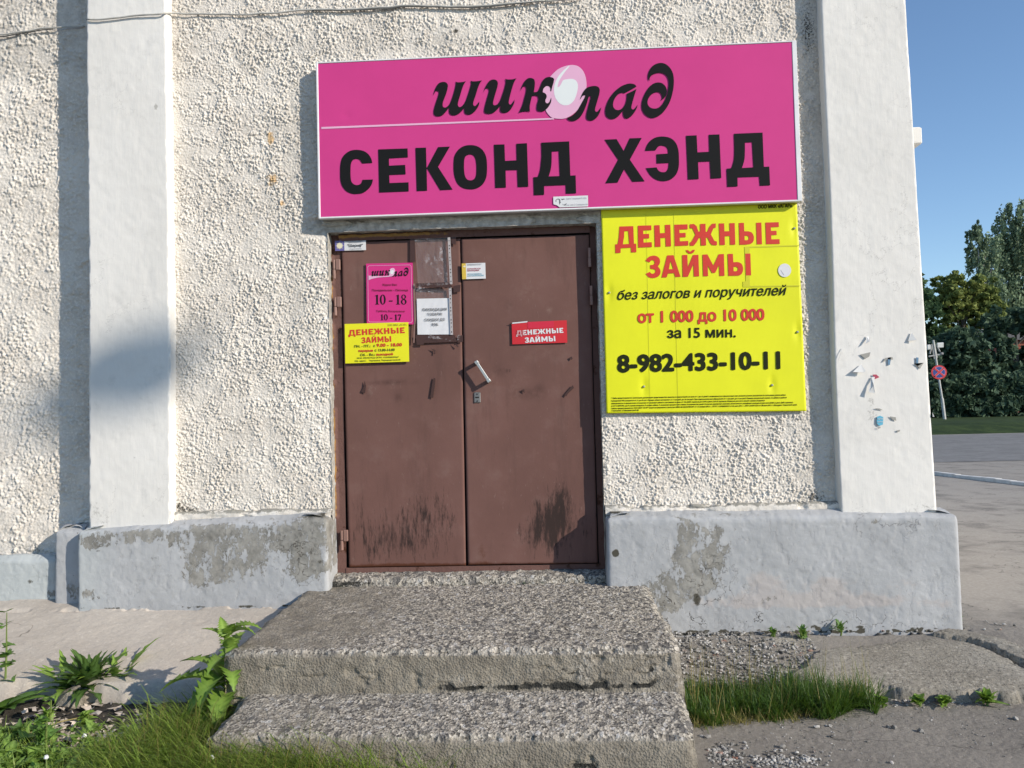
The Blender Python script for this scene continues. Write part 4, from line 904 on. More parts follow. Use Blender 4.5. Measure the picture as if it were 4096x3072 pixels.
# plastic sleeves
def q5(x, y): return (1640+x/3.385, 930+y/3.385)
def sleeve(label, c, seed, crease_list, wrinkle):
    cpt = np.mean([Y(*q5(*p), LY) for p in c], 0); t = thing('plastic_sleeve', label, 'plastic sleeve', tuple(cpt))
    cs = [Y(*q5(*p), LY-.008) for p in c]; n, mm = 40, 50
    U, W = np.meshgrid(np.linspace(0, 1, n), np.linspace(0, 1, mm), indexing='ij'); cs = np.array(cs)
    P = (cs[0]*(1-U[..., None])+cs[1]*U[..., None])*(1-W[..., None]) + (cs[3]*(1-U[..., None])+cs[2]*U[..., None])*W[..., None]
    bul = np.sin(np.pi*U)*np.sin(np.pi*W)
    P[..., 1] -= .004*bul + wrinkle*(fbm(U*3+seed, W*3, seed, 4)-.5)*bul
    P2 = P.copy(); P2[..., 1] = LY-.002
    join_grids('film', [P, P2], FILM, t, [True, False])
    a, b, d, f = [np.array(q5(*c[i])) for i in (0, 1, 2, 3)]
    sq = [tuple(b+(a-b)*.075), tuple(b), tuple(d), tuple(d+(f-d)*.075)]
    plate('punched_strip', sq, LY-.0125, .002, sheet('milky_film_'+str(seed), (.42, .39, .39), .4, .4), t)
    for k in range(11):
        v = .07+.085*k+.02*(k % 3 == 1); p = in_box(sq, .5, v); rr = 2.4 if k % 3 else 1.7
        q = [Y(p[0]+rr*.75*math.cos(i*math.pi/5), p[1]+rr*1.25*math.sin(i*math.pi/5), LY-.0135) for i in range(10)]
        mesh_obj('hole', q, [tuple(range(10))], SHADOWGAP, t)
    for cr in crease_list:
        o = place(Shape(1640, 930, 3.385, [[cr]]), 'painted_crease', CREASE_GLINT, LY-.0155, t)
    return t
s1 = sleeve('empty clear plastic sleeve, creased, taped high on the left door leaf', [(62, 85), (545, 65), (575, 700), (105, 690)], 5,
   ["405,165 430,200 445,260 450,330 440,400 400,420 380,340 395,250", "190,310 230,280 280,340 235,400 215,490 190,480 215,420 195,370", "290,400 330,470 390,560 460,630 430,640 370,580 310,490 270,470", "480,440 500,500 515,650 500,660 480,560", "60,110 150,95 290,75 280,100 150,125 90,125", "330,320 380,380 470,400 420,450 460,500 390,490 440,560 370,540 340,440"], .010)
s2 = sleeve('clear plastic sleeve with a sale notice taped under the empty sleeve', [(75, 745), (560, 742), (583, 1385), (95, 1385)], 9, ["75,770 110,745 140,715 130,750 160,745 100,795", "110,790 300,800 350,830 200,825", "270,1360 300,1395 420,1415 390,1440 250,1430"], .004)
pc = [q5(92, 897), q5(533, 888), q5(560, 1380), q5(103, 1383)]
pn = thing('paper_notice', 'crumpled white paper notice with grey lettering inside the lower plastic sleeve', 'notice', tuple(np.mean([Y(*p, LY) for p in pc], 0)))
cs = np.array([Y(*p, LY-.0048) for p in pc]); U, W = np.meshgrid(np.linspace(0, 1, 60), np.linspace(0, 1, 60), indexing='ij')
P = (cs[0]*(1-U[..., None])+cs[1]*U[..., None])*(1-W[..., None]) + (cs[3]*(1-U[..., None])+cs[2]*U[..., None])*W[..., None]
P[..., 1] -= .006*(np.abs(fbm(U*2.2+W*.8, W*1.2, 15, 4)-.5))
P2 = P.copy(); P2[..., 1] = LY-.0012
join_grids('sheet', [P, P2], PAPER, pn, [True, False])
for t_, a, b in (('ЛИКВИДАЦИЯ', (165, 1062), (497, 1055)), ('ТОВАРА!', (232, 1125), (435, 1120)), ('СКИДКИ ДО', (197, 1200), (473, 1193)), ('70%', (292, 1263), (383, 1261))):
    text(t_, q5(*a), q5(*b), 10.5, INK2, LY-.0088, pn, .012)
# tape round the sleeves
tp = thing('tape_strips', 'strips of brown and grey packing tape around the two plastic sleeves', 'tape', tuple(Y(*q5(330, 720), LY)))
for i, (pts, mt) in enumerate([([(0, 60), (545, 45), (548, 70), (0, 95)], HINGE), ([(0, 85), (62, 85), (72, 400), (0, 400)], TAPEB), ([(555, 62), (625, 55), (620, 165), (560, 150)], TAPEB),
      ([(80, 690), (520, 672), (580, 735), (540, 745), (90, 735)], TAPEB), ([(585, 725), (685, 705), (678, 800), (590, 815)], TAPEB), ([(75, 1390), (600, 1385), (640, 1480), (90, 1500)], TAPEB), ([(640, 1400), (715, 1390), (718, 1480), (645, 1495)], TAPEB), ([(42, 700), (62, 690), (82, 1180), (70, 1250), (60, 1495), (45, 1495), (58, 1200)], FRAMEW if False else HINGE), ([(85, 1500), (190, 1495), (185, 1520), (95, 1522)], TAPEB), ([(600, 1490), (660, 1540), (640, 1555)], TAPEB)]):
    scrap(pts, 1640, 930, 3.385, LY-.0185-.0006*i if i == 3 else LY-.0022-.0007*i, mt, 'tape', tp)
for cr in ("120,700 200,690 320,690 300,705 200,720 130,725", "330,690 420,680 520,680 570,720 500,705 420,715 340,710", "85,795 100,750 140,712 165,745 215,735 225,750 150,765", "250,1440 290,1400 340,1412 415,1410 390,1425 440,1440 330,1445", "480,1440 600,1420 560,1470 500,1465", "635,1395 685,1390 650,1460 640,1455", "45,690 62,680 80,770 75,800 58,760"):
    place(Shape(1640, 930, 3.385, [[cr]]), 'tape_crease_glint', CREASE_GLINT, LY-.0215, tp)
# dark scraps of old tape
for nm, pts in (('dark strip of old tape hanging from the tape below the sleeves', [(280, 1570), (345, 1590), (340, 1650), (318, 1640), (330, 1615)]),):
    o = scrap(pts, 1640, 930, 3.385, LY-.002, TAPEB, 'tape_scrap'); tag(o, nm, 'tape')
def q0(x, y): return (1200+x/1.037, 850+y/1.037)
for nm, pts, y in (('long thin dark tape remnant low on the left door leaf', [(555, 684), (562, 690), (560, 712), (552, 770), (540, 766), (550, 700)], LY), ('dark tape remnant left of the pale scratches on the left door leaf', [(268, 698), (274, 720), (270, 750), (254, 744), (264, 722)], LY),
                   ('small square dark tape scrap under the red sticker', [(1118, 602), (1127, 597), (1131, 606), (1124, 612)], RY), ('dark tape scrap at the right edge of the right leaf', [(1096, 756), (1120, 728), (1132, 716), (1136, 728), (1112, 750), (1104, 764)], RY), ('tiny dark triangle of tape on the right leaf below the handle', [(916, 738), (930, 732), (932, 748)], RY)):
    o = scrap(pts, 1200, 850, 1.037, y-.001, TAPEB, 'tape_scrap'); tag(o, nm, 'tape')
# ================================================================== STEPS
def step_block(name, prof, xl, xr, zbot, seed, aggf, dirtf, parent, amp=1.0):
    pr = resample(prof, .0062); n = int((xr-xl)/.0062); xs = np.linspace(xl, xr, n)
    P = np.zeros((n, len(pr), 3)); P[..., 0] = xs[:, None]; P[..., 1] = pr[None, :, 0]; P[..., 2] = pr[None, :, 1]
    X, Yy, Z = P[..., 0].copy(), P[..., 1].copy(), P[..., 2].copy(); N = normals(P)
    if N[n//2, 3, 2] < 0: N = -N
    u = X*1.0; v = Yy - Z; up = np.clip(N[..., 2], 0, 1)
    agg = aggf(X, Yy, Z, up)
    w1 = worley(u/.016, v/.016, seed); w2 = worley(u/.030+4, v/.030, seed+2)
    h = agg*(.0050*np.clip(1-w1*1.3, 0, 1)**.6 + .0045*np.clip(1-w2*1.3, 0, 1)**.7 - .005)
    h += .011*(fbm(u/.22, v/.16, seed+4, 3)-.5) + .0045*(fbm(u/.035, v/.035, seed+5, 5)-.5)*2
    # worn, chipped arrises
    de = np.minimum(np.abs(X-xl), np.abs(X-xr)); h -= .026*np.exp(-(de/.020)**2)*(.3+fbm(v/.05, 0*v+seed, seed+6, 4))
    curv = np.abs(np.gradient(N[..., 2], axis=1)); nose = np.zeros_like(X)
    for (ny, nz) in EDGES[name]: nose += np.exp(-(((Yy-ny)/.018)**2+((Z-nz)/.018)**2))
    h -= np.clip(nose, 0, 1)*.016*(sst(.42, .72, fbm(X/.06, 0*X+seed, seed+8, 4))+.25*fbm(X/.02, v/.02, seed+9, 3))
    # pockets of missing mortar in the risers
    pk = sst(.56, .68, fbm(X/.06, v/.03, seed+12, 5)-.06+.30*(dirtf(X, Yy, Z, up)-.1))*sst(.1, .5, 1-up)
    h -= .009*pk
    P = P + N*(h*amp)[..., None]
    P[..., 0] += .030*(fbm(v/.12, 0*v+seed, seed+21, 5)-.5)*np.exp(-(de/.10)**2)
    dirt = dirtf(X, Yy, Z, up) + .22*pk
    Vs = [P.reshape(-1, 3)]; Fs = [grid_faces(n, len(pr))]; As = [agg.ravel()]; Ds = [dirt.ravel()]; bb = n*len(pr)
    nrm0 = np.cross(P[1, 0]-P[0, 0], P[0, 1]-P[0, 0])
    if nrm0[2] < 0: Fs[0] = Fs[0][:, ::-1]
    for edge, sgn_ in ((P[0], -1), (P[-1], 1)):
        t = np.linspace(0, 1, 30); S = np.zeros((len(pr), 30, 3)); S[..., :2] = edge[:, None, :2]; S[..., 2] = edge[:, None, 2]+(zbot-edge[:, None, 2])*t[None]
        S[..., 0] += sgn_*.03*(fbm(S[..., 1]/.06, S[..., 2]/.06, seed+31, 4)-.5)*np.minimum(1, t*6)[None]
        f = grid_faces(len(pr), 30); Fs.append((f if sgn_ > 0 else f[:, ::-1])+bb); Vs.append(S.reshape(-1, 3)); bb += len(pr)*30; As.append(np.full(len(pr)*30, .3)); Ds.append(np.full(len(pr)*30, .1))
    return np_mesh(name, np.concatenate(Vs), np.concatenate(Fs), CONC, parent, True, {'agg': np.concatenate(As), 'dirt': np.concatenate(Ds)})
EDGES = {'upper_step': [(-1.250, .470)], 'lower_step': [(-1.620, .252)]}
stp = thing('concrete_steps', 'worn two step concrete stair with exposed pebbles in front of the door', 'steps', (-.43, -.8, .1))
step_block('upper_step', [(.0, .40), (-.005, .490), (-.3, .480), (-.7, .477), (-1.218, .474), (-1.242, .468), (-1.252, .450), (-1.256, .36), (-1.263, .285), (-1.266, .20)], -1.445, .538, .02, 101,
   lambda X, Yy, Z, up: np.clip(up*(.42+.75*sst(-1.2, -.2, X+.25*(fbm(X/.3, Yy/.3, 7)-.5)*3)*1.0) + .30*np.exp(-((Yy+1.24)/.05)**2)*up + .24*(1-up)*(.4+fbm(X/.08, Z/.05, 19)) + .25*(1-up)*sst(-.5, .3, X)*(fbm(X/.15, Z/.08, 9)), 0, 1.15),
   lambda X, Yy, Z, up: .30*(1-up)*np.exp(-((Z-.315)/.022)**2)*sst(.35, .6, fbm(X/.25, Z, 13, 3))*2*sst(-1.0, -.3, X) + .5*np.exp(-((Yy+.015)/.02)**2)*sst(.4, .6, fbm(X/.15, 0*X, 17))
      + .42*np.exp(-(((X-.05)/.07)**2+((Z-.385)/.035)**2))*(1-up) + .42*np.exp(-(((X-.40)/.05)**2+((Z-.375)/.045)**2))*(1-up) + .35*np.exp(-(((X+1.17)/.03)**2+((Z-.33)/.012)**2))*(1-up), stp)
step_block('lower_step', [(-1.20, .10), (-1.205, .298), (-1.32, .290), (-1.585, .260), (-1.612, .252), (-1.624, .234), (-1.630, .16), (-1.637, .0)], -1.365, .524, -.03, 107,
   lambda X, Yy, Z, up: np.clip(up*(.62+.35*sst(-1, 0, X)) + .24*(1-up)*(.4+fbm(X/.08, Z/.05, 23)), 0, 1.1),
   lambda X, Yy, Z, up: .40*np.exp(-(((X-.13)/.16)**2+((Z-.14)/.03)**2))*(1-up)*1.1 + .32*np.exp(-(((X-.02)/.10)**2+((Yy+1.46)/.06)**2))*up + .3*np.exp(-(((X+.27)/.03)**2+((Z-.225)/.02)**2)), stp)
# ================================================================== GROUND
def gz(x, y):
    """level of the natural ground"""
    z = .105 + (.028*sst(-.80, -.70, y)+.090*np.clip((y+.75)/.65, 0, 1)-.123*sst(.6, 6.0, y))*sst(.3, .6, x)
    return z
xs = np.r_[-400, -120, -40, -15, np.linspace(-8, .30, 26), np.arange(.32, 3.6, .0078), np.linspace(3.7, 9, 30), 12, 18, 30, 60, 120, 400]
ys = np.r_[-300, -80, -25, -8, np.linspace(-5, -2.1, 10), np.arange(-2.04, .10, .0078), np.linspace(.13, 3.5, 60), np.linspace(3.8, 14, 30), np.linspace(15, 60, 20), 90, 160, 400]
X, Z0 = np.meshgrid(xs, ys, indexing='ij'); Yg = Z0
near = sst(.25, .4, X)*(1-sst(3.4, 3.7, X))*sst(-2.1, -2.0, Yg)*(1-sst(.05, .12, Yg))
Zg = gz(X, Yg) + .030*(fbm(X/.9, Yg/.9, 201, 3)-.5)*np.clip(near+.25, 0, 1) + near*(.0042*(1-worley(X/.017, Yg/.017, 203)) + .005*(fbm(X/.05, Yg/.05, 205, 4)-.5))
Zg -= .045*near*np.exp(-((Yg+.148)/.022)**2)*sst(.25, .55, fbm(X/.10, 0*X, 209, 4))*(X < 2.3)
Zg -= .10*(1-sst(.25, .5, X))*sst(-2.6, -2.0, Yg)*(Yg < 8)
gd = .42*np.exp(-((Yg+.90)/.05)**2)*sst(.5, .7, X) + .20*near*sst(1.2, 1.9, X)*np.exp(-((Yg+1.05)/.12)**2)+ .58*np.exp(-((Yg+.155)/.035)**2)*sst(.5, .6, X)*(X < 2.3) + .12*near*sst(.5, .6, X)*sst(-.9, -.7, Yg)*(Yg < -.1) + .20*sst(2.3, 2.5, X)*(1-sst(2.9, 3.6, X))*np.exp(-((Yg-.1)/.9)**2)*fbm(X/.3, Yg/.3, 207)  # ground grime; plinth foot gap shade painted in; darker bands before the slab
rough_zone = .0
grid('ground', np.stack([X, Yg, Zg], -1), ASPH, None, attrs={'dirt': gd, 'sand': .75*sst(-.35, .5, Yg)*(1-.35*sst(6, 12, Yg))+.22}).__setitem__('kind', 'structure')
# sloping screed apron left of the steps
xs = np.r_[np.linspace(-9, -3.9, 12), np.arange(-3.85, -1.30, .0085)]; ys = np.arange(-1.06, .02, .0085)
X, Yg = np.meshgrid(xs, ys, indexing='ij')
fr = -.93 + .05*(fbm(X/.3, 0*X, 211, 4)-.5)*2 + .05*np.exp(-((X+2.55)/.15)**2)
Zg = .402 + (Yg+.12)*.205 + .010*(fbm(X/.35, Yg/.25, 213, 3)-.5)*2 + .0022*(fbm(X/.03, Yg/.03, 215, 4)-.5)*2
Zg -= sst(.03, -.03, Yg-fr)*.16
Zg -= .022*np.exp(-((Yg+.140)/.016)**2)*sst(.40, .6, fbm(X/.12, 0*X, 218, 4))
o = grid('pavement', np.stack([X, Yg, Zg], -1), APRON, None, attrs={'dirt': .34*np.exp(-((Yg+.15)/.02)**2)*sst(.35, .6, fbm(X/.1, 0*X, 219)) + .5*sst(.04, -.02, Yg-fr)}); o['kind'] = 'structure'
# dark soil strip in front of the apron
xs = np.r_[np.linspace(-9, -4.1, 8), np.arange(-4.0, -.9, .011), np.linspace(-.85, .5, 40)]; ys = np.r_[-4.2, -3.2, np.arange(-2.7, -.72, .011)]
X, Yg = np.meshgrid(xs, ys, indexing='ij')
Zs = .135 + .05*(fbm(X/.3, Yg/.3, 221, 4)-.5) + .014*(1-worley(X/.035, Yg/.035, 223)) + .012*(fbm(X/.03, Yg/.03, 225, 3)-.5) - .05*sst(-1.4, -.9, X)
Zs -= .10*sst(-.2, .4, X)
def soil_z(x, y): return .135 - .05*float(sst(-1.4, -.9, np.array(x)))
o = grid('soil', np.stack([X, Yg, Zs], -1), SOIL, None, attrs={'dirt': .12+.15*fbm(X/.2, Yg/.2, 227)}); o['kind'] = 'structure'
# broken concrete paving right of the steps
def qg(x, y): return (2600+x/1.4786, 2400+y/1.4786)
def poly_dist(X, Yg, poly):
    d = np.full(X.shape, 1e9); ins = np.zeros(X.shape, bool); n = len(poly)
    for i in range(n):
        (x1, y1), (x2, y2) = poly[i], poly[(i+1) % n]
        t = np.clip(((X-x1)*(x2-x1)+(Yg-y1)*(y2-y1))/((x2-x1)**2+(y2-y1)**2), 0, 1)
        d = np.minimum(d, np.hypot(X-x1-t*(x2-x1), Yg-y1-t*(y2-y1)))
        c = ((y1 > Yg) != (y2 > Yg)) & (X < (x2-x1)*(Yg-y1)/(y2-y1+1e-12)+x1); ins ^= c
    return np.where(ins, d, -d)
def on_slope(px, py, z0, k_=.088):
    z = z0
    for _ in range(6):
        p = G(px, py, z); z = z0 + k_*(min(p[1], .3)+.85)
    return p
def slab(pix, zt, seed, edge=.03):
    poly = [tuple(on_slope(*qg(*p), zt)[:2]) for p in pix]; a = np.array(poly); st = .0085
    xs = np.arange(a[:, 0].min()-.08, min(a[:, 0].max(), 3.7)+.08, st); ys = np.arange(a[:, 1].min()-.10, a[:, 1].max()+.08, st)
    X, Yg = np.meshgrid(xs, ys, indexing='ij')
    d = poly_dist(X, Yg, poly) + .045*(fbm(X/.22, Yg/.22, seed, 5)-.5)*2 - .012*sst(.5, .7, fbm(X/.04, Yg/.04, seed+9, 3))
    z = zt + .088*(np.minimum(Yg, .3)+.85) + .012*(fbm(X/.4, Yg/.4, seed+1, 3)-.5) + .004*(1-worley(X/.018, Yg/.018, seed+2)) + .004*(fbm(X/.04, Yg/.04, seed+3, 4)-.5)
    z -= .16*sst(edge, -.028, d) + .014*sst(.12, .0, d)
    fac = ((d[:-1, :-1] > -.06) | (d[1:, 1:] > -.06))
    o = grid('pavement', np.stack([X, Yg, z], -1), SLAB, None, fac, attrs={'dirt': .32*sst(.03, -.03, d)*(.4+fbm(X/.06, Yg/.06, seed+5)) + .12*fbm(X/.3, Yg/.3, seed+6)}); o['kind'] = 'structure'
    return poly
slab([(1000, 275), (930, 340), (850, 385), (820, 440), (860, 480), (1000, 492), (1360, 500), (1600, 512), (1900, 525), (2212, 535), (2900, 545), (2900, 420), (2212, 375), (2000, 275), (1860, 232), (1640, 200), (1500, 225), (1250, 240)], .172, 231, .016)
slab([(1650, 178), (1760, 150), (1860, 160), (2050, 200), (2212, 270), (2900, 330), (2900, 400), (2230, 350), (2010, 250), (1880, 212)], .184, 241, .012)
slab([(120, 110), (330, 130), (520, 165), (640, 150), (600, 200), (420, 190), (200, 180)], .166, 251, .02)
slab([(560, 205), (700, 195), (900, 205), (890, 255), (760, 262), (640, 240)], .160, 257, .02)
# loose gravel
ICO_V = []; 
def ico():
    t = (1+5**.5)/2
    v = np.array([(-1, t, 0), (1, t, 0), (-1, -t, 0), (1, -t, 0), (0, -1, t), (0, 1, t), (0, -1, -t), (0, 1, -t), (t, 0, -1), (t, 0, 1), (-t, 0, -1), (-t, 0, 1)]); v /= np.linalg.norm(v[0])
    f = np.array([(0, 11, 5), (0, 5, 1), (0, 1, 7), (0, 7, 10), (0, 10, 11), (1, 5, 9), (5, 11, 4), (11, 10, 2), (10, 7, 6), (7, 1, 8), (3, 9, 4), (3, 4, 2), (3, 2, 6), (3, 6, 8), (3, 8, 9), (4, 9, 5), (2, 4, 11), (6, 2, 10), (8, 6, 7), (9, 8, 1)])
    return v, f
IV, IF = ico()
def stones(name, pts, mat, rng):
    V = []; F = []
    for i, (x, y, z, r) in enumerate(pts):
        s = np.array([rng.uniform(.7, 1.3), rng.uniform(.6, 1.1), rng.uniform(.45, .8)])*r
        v = IV*(1+rng.uniform(-.22, .22, (12, 1)))*s; a = rng.uniform(0, 6.28); c_, s_ = math.cos(a), math.sin(a)
        v = v @ np.array([[c_, s_, 0], [-s_, c_, 0], [0, 0, 1]]) + np.array([x, y, z+s[2]*.45])
        V.append(v); F.append(IF+12*i)
    return np_mesh(name, np.concatenate(V), np.concatenate(F), mat, None, False)
rng = np.random.default_rng(5)
pts = []
gp = [tuple(on_slope(*qg(*p), .145)[:2]) for p in [(150, 190), (500, 150), (700, 185), (960, 250), (990, 300), (850, 385), (820, 450), (560, 470), (330, 500), (210, 470)]]; ga = np.array(gp)
while len(pts) < 2100:
    x, y = rng.uniform(ga[:, 0].min(), ga[:, 0].max()), rng.uniform(ga[:, 1].min(), ga[:, 1].max())
    if poly_dist(np.array([x]), np.array([y]), gp)[0] > -.02: pts.append((x, y, float(gz(np.array(x), np.array(y)))+.004, .003+.0095*rng.random()**2.6))
for (cx, cy, rx, ry, n, rm) in [(450, 920, 95, 55, 170, .008), (800, 945, 210, 40, 160, .007), (1150, 800, 700, 170, 260, .0035), (700, 970, 300, 40, 120, .006), (1700, 760, 500, 120, 140, .0035), (1500, 600, 500, 30, 120, .006), (1000, 170, 700, 30, 260, .008)]:
    for k in range(n):
        p = on_slope(*qg(cx+rng.normal()*rx*.6, cy+rng.normal()*ry*.6), .15) if cy < 200 else G(*qg(cx+rng.normal()*rx*.6, cy+rng.normal()*ry*.6), .105)
        if p[0] > .585: pts.append((p[0], p[1], float(gz(np.array(p[0]), np.array(p[1]))), rm*rng.uniform(.5, 1.4)))
o = stones('gravel', pts, GRAVEL, rng); tag(o, 'pale crushed gravel strewn beside the steps and over the asphalt', 'gravel', kind='stuff')
for k, (sx, sy, r) in enumerate([(785, 880, .017), (985, 765, .012), (1080, 818, .012), (1290, 852, .009), (1410, 765, .012), (1447, 768, .015), (1118, 685, .012), (340, 825, .017), (310, 818, .012), (868, 915, .012), (1725, 612, .034), (2160, 715, .018), (1430, 975, .010), (1065, 757, .010), (1600, 790, .014), (2205, 600, .016)]):
    p = G(*qg(sx, sy), .10); o = stones('stone', [(p[0], p[1], float(gz(np.array(p[0]), np.array(p[1])))+.002, r)], GRAVEL, rng)
    tag(o, {10: 'largest grey lump of stone at the foot of the broken paving edge'}.get(k, 'small pale loose stone lying on the grey asphalt right of the steps'), 'stone', None if k == 10 else 'loose stones on the asphalt')
# far street
def sheet_patch(name, pts, mat, z):
    o = mesh_obj(name, [(x, y, z) for x, y in pts], [tuple(range(len(pts)))], mat); o['kind'] = 'structure'; return o
def flat_grid(name, x0, x1, y0, y1, nx, ny, zf, mat):
    X, Yg = np.meshgrid(np.linspace(x0, x1, nx), np.linspace(y0, y1, ny), indexing='ij')
    o = grid(name, np.stack([X, Yg, zf(X, Yg)], -1), mat, None, attrs={'dirt': 0*X}); o['kind'] = 'structure'; return o
flat_grid('road', -60, 160, 13.4, 27.0, 60, 12, lambda X, Yg: .106+.02*0*X, ROAD)
flat_grid('verge', -60, 160, 26.8, 60, 120, 30, lambda X, Yg: .04 + .42*sst(26.8, 30.5, Yg) + .15*(fbm(X/2, Yg/2, 301, 3)-.5)*sst(27, 30, Yg), VERGE)
mb = MB(); A0 = G(3690, 1893, .1); A1 = G(4100, 1941, .1); dd = (A1-A0)[:2]; A2 = A1[:2]+dd*1.2
L = 24
for i in range(L):
    a = A0[:2]-dd*.9 + (A2-(A0[:2]-dd*.9))*i/L; b = A0[:2]-dd*.9 + (A2-(A0[:2]-dd*.9))*(i+.985)/L
    nrm = np.array([dd[1], -dd[0]])/np.linalg.norm(dd)*.06
    q = [a-nrm, b-nrm, b+nrm, a+nrm]; mb.add([(p[0], p[1], .05) for p in q]+[(p[0]*.999+.001*a[0], p[1], .155+.006*math.sin(i*1.7)) for p in q], [(3, 2, 1, 0), (4, 5, 6, 7), (0, 1, 5, 4), (1, 2, 6, 5), (2, 3, 7, 6), (3, 0, 4, 7)])
o = mb.build('kerb', plain('whitewashed_kerb', (.55, .54, .52), .9)); tag(o, 'low whitewashed kerb running across the yard behind the building corner', 'kerb')
# ================================================================== PLANTS
def leafmat(name, lo, hi, tr=.35):
    m = Mat(name, .5, .35); c = m.mix(m.ss(m.noise(38, 2), .3, .7), lo, hi); c = m.mix(m.math('MULTIPLY', m.attr('rib'), .7), c, tuple(min(.6, x*1.9+.03) for x in hi)); m.color(c)
    tl = m.n('ShaderNodeBsdfTranslucent', {'Color': m.mix(.5, c, (.22, .34, .03))}); mx = m.n('ShaderNodeMixShader', {0: tr, 1: m.b.outputs[0], 2: tl.outputs[0]})
    m.nt.links.new(mx.outputs[0], m.nt.nodes['Material Output'].inputs[0]); return m.m
WEED = leafmat('weed_leaf', (.045, .11, .018), (.10, .20, .035)); WEED2 = leafmat('bright_weed_leaf', (.10, .19, .025), (.17, .27, .04)); DARKW = leafmat('dark_weed_leaf', (.028, .065, .015), (.06, .12, .022))
GRASSM = leafmat('grass_blade', (.15, .25, .036), (.31, .40, .085), .42); DRYG = leafmat('dry_grass', (.22, .20, .07), (.34, .27, .10), .3); STEMM = plain('weed_stem', (.14, .19, .05), .6)
class Foliage:
    def __init__(s): s.v = []; s.f = []; s.r = []
    def leaf(s, base, az, el, L, Wd, droop, teeth=0, rng=rnd, tipw=.5, curl=0.0, rows=None):
        """leaf blade: rises at el, bends down by droop over its length; toothed outline"""
        rows = rows or (2*teeth+2 if teeth else 6); p = np.array(base, float); e0 = el; b = len(s.v)
        hz = np.array([math.cos(az), math.sin(az), 0]); sd = np.array([-math.sin(az), math.cos(az), 0]); st = L/rows
        for i in range(rows+1):
            t = i/rows; e = el - droop*t; w = Wd*(math.sin(math.pi*min(1, .06+.94*t**tipw))**.85)
            if i == rows: w = 0
            if teeth: w *= (1.5 if i % 2 else .85)*(1+.18*(rng.random()-.5))
            fwd = hz*math.cos(e)+np.array([0, 0, math.sin(e)]); upv = -hz*math.sin(e)+np.array([0, 0, math.cos(e)])
            sw = fwd*(w*.35 if teeth and i % 2 else 0)
            s.v += [p+sd*w+upv*w*(.35+curl)-sw, p, p-sd*w+upv*w*(.35+curl*.3)-sw]; s.r += [0, 1, 0]
            if i:
                k = b+3*i; s.f += [(k-3, k-2, k+1, k), (k-2, k-1, k+2, k+1)]
            p = p+fwd*st
    def blade(s, base, az, el, L, w, droop, n=4):
        p = np.array(base, float); b = len(s.v); hz = np.array([math.cos(az), math.sin(az), 0]); sd = np.array([-math.sin(az), math.cos(az), 0])
        for i in range(n+1):
            t = i/n; e = el-droop*t*t; ww = w*(1-t)**.7 if i < n else w*.08
            s.v += [p-sd*ww, p+sd*ww]; s.r += [0, 0]
            if i: k = b+2*i; s.f.append((k-2, k-1, k+1, k))
            p = p+(hz*math.cos(e)+np.array([0, 0, math.sin(e)]))*L/n
    def build(s, name, mat, parent=None):
        return np_mesh(name, np.array(s.v), np.array(s.f), mat, parent, True, {'rib': np.array(s.r, float)})
def rosette(name, label, cat, base, n, L, Wd, teeth, mat, el=(.5, 1.2), droop=(.6, 1.4), stem=0.0, flower=False, seed=1, azr=(0, 6.283), group=None):
    r = random.Random(seed); t = thing(name, label, cat, tuple(base), group); f = Foliage()
    for i in range(n):
        hgt = stem*(r.random()**.8) if stem else 0
        f.leaf((base[0]+r.uniform(-.01, .01), base[1]+r.uniform(-.01, .01), base[2]+hgt), azr[0]+(azr[1]-azr[0])*(i+r.random()*.8)/n if not stem else r.uniform(*azr), r.uniform(*el), L*r.uniform(.6, 1.1)*(1-.5*hgt/(stem+1e-6) if stem else 1), Wd*r.uniform(.75, 1.15), r.uniform(*droop), teeth, r)
    f.build('foliage', mat, t)
    if stem:
        mb = MB(); mb.tube([(base[0], base[1], base[2]-.02), (base[0]+.01, base[1], base[2]+stem*.5), (base[0]+.02, base[1]-.01, base[2]+stem)], [.006, .005, .002], 6); mb.build('stem', STEMM, t)
    return t
def ground_at(px, py, z): p = G(px*4096/2212, py*4096/2212, z); return p
# tall thistle by the steps: explicit big leaves
tb = ground_at(492, 1555, .16); t = thing('thistle', 'tall bright green thistle with big toothed leaves against the left of the steps', 'plant', tuple(tb)); f = Foliage(); r = random.Random(4)
hs_ = [Y(480*1.8517, y_*1.8517, tb[1])[2] for y_ in (1500, 1480, 1455, 1440, 1425, 1400, 1380, 1365)]
for (hz_, az, el, L_, W_, dr) in [(.13, 3.3, .75, .25, .036, 1.6), (.15, 3.0, .95, .22, .034, 1.3), (.10, -.3, .15, .23, .034, .8), (.06, -.6, .25, .24, .036, 1.0), (.16, -.2, .7, .17, .026, 1.2), (.18, 4.4, .3, .17, .032, 2.0), (.12, 4.8, .2, .19, .034, 1.7), (.2, 5.2, .6, .15, .026, 1.9), (.14, 4.0, .4, .2, .036, 1.9),
      (.24, 4.5, .7, .13, .022, 1.8), (.26, 1.4, 1.0, .14, .02, 1.2), (.30, 4.9, 1.0, .12, .018, 1.3), (.31, 3.2, 1.1, .12, .018, 1.2), (.33, 0.3, 1.0, .12, .018, 2.0), (.34, 5.6, 1.2, .10, .016, 1.1), (.36, 0.0, .7, .13, .018, 1.3), (.35, 2.2, 1.2, .08, .014, .8), (.05, 3.7, .1, .2, .034, .8), (.22, 1.0, .7, .16, .024, 1.2), (.08, 4.3, .2, .2, .036, 1.3)]:
    f.leaf((tb[0]+r.uniform(-.012, .012), tb[1]+r.uniform(-.012, .012), tb[2]+hz_*1.06), az, el, L_*1.25, W_*1.55, dr, 8, r, curl=.15)
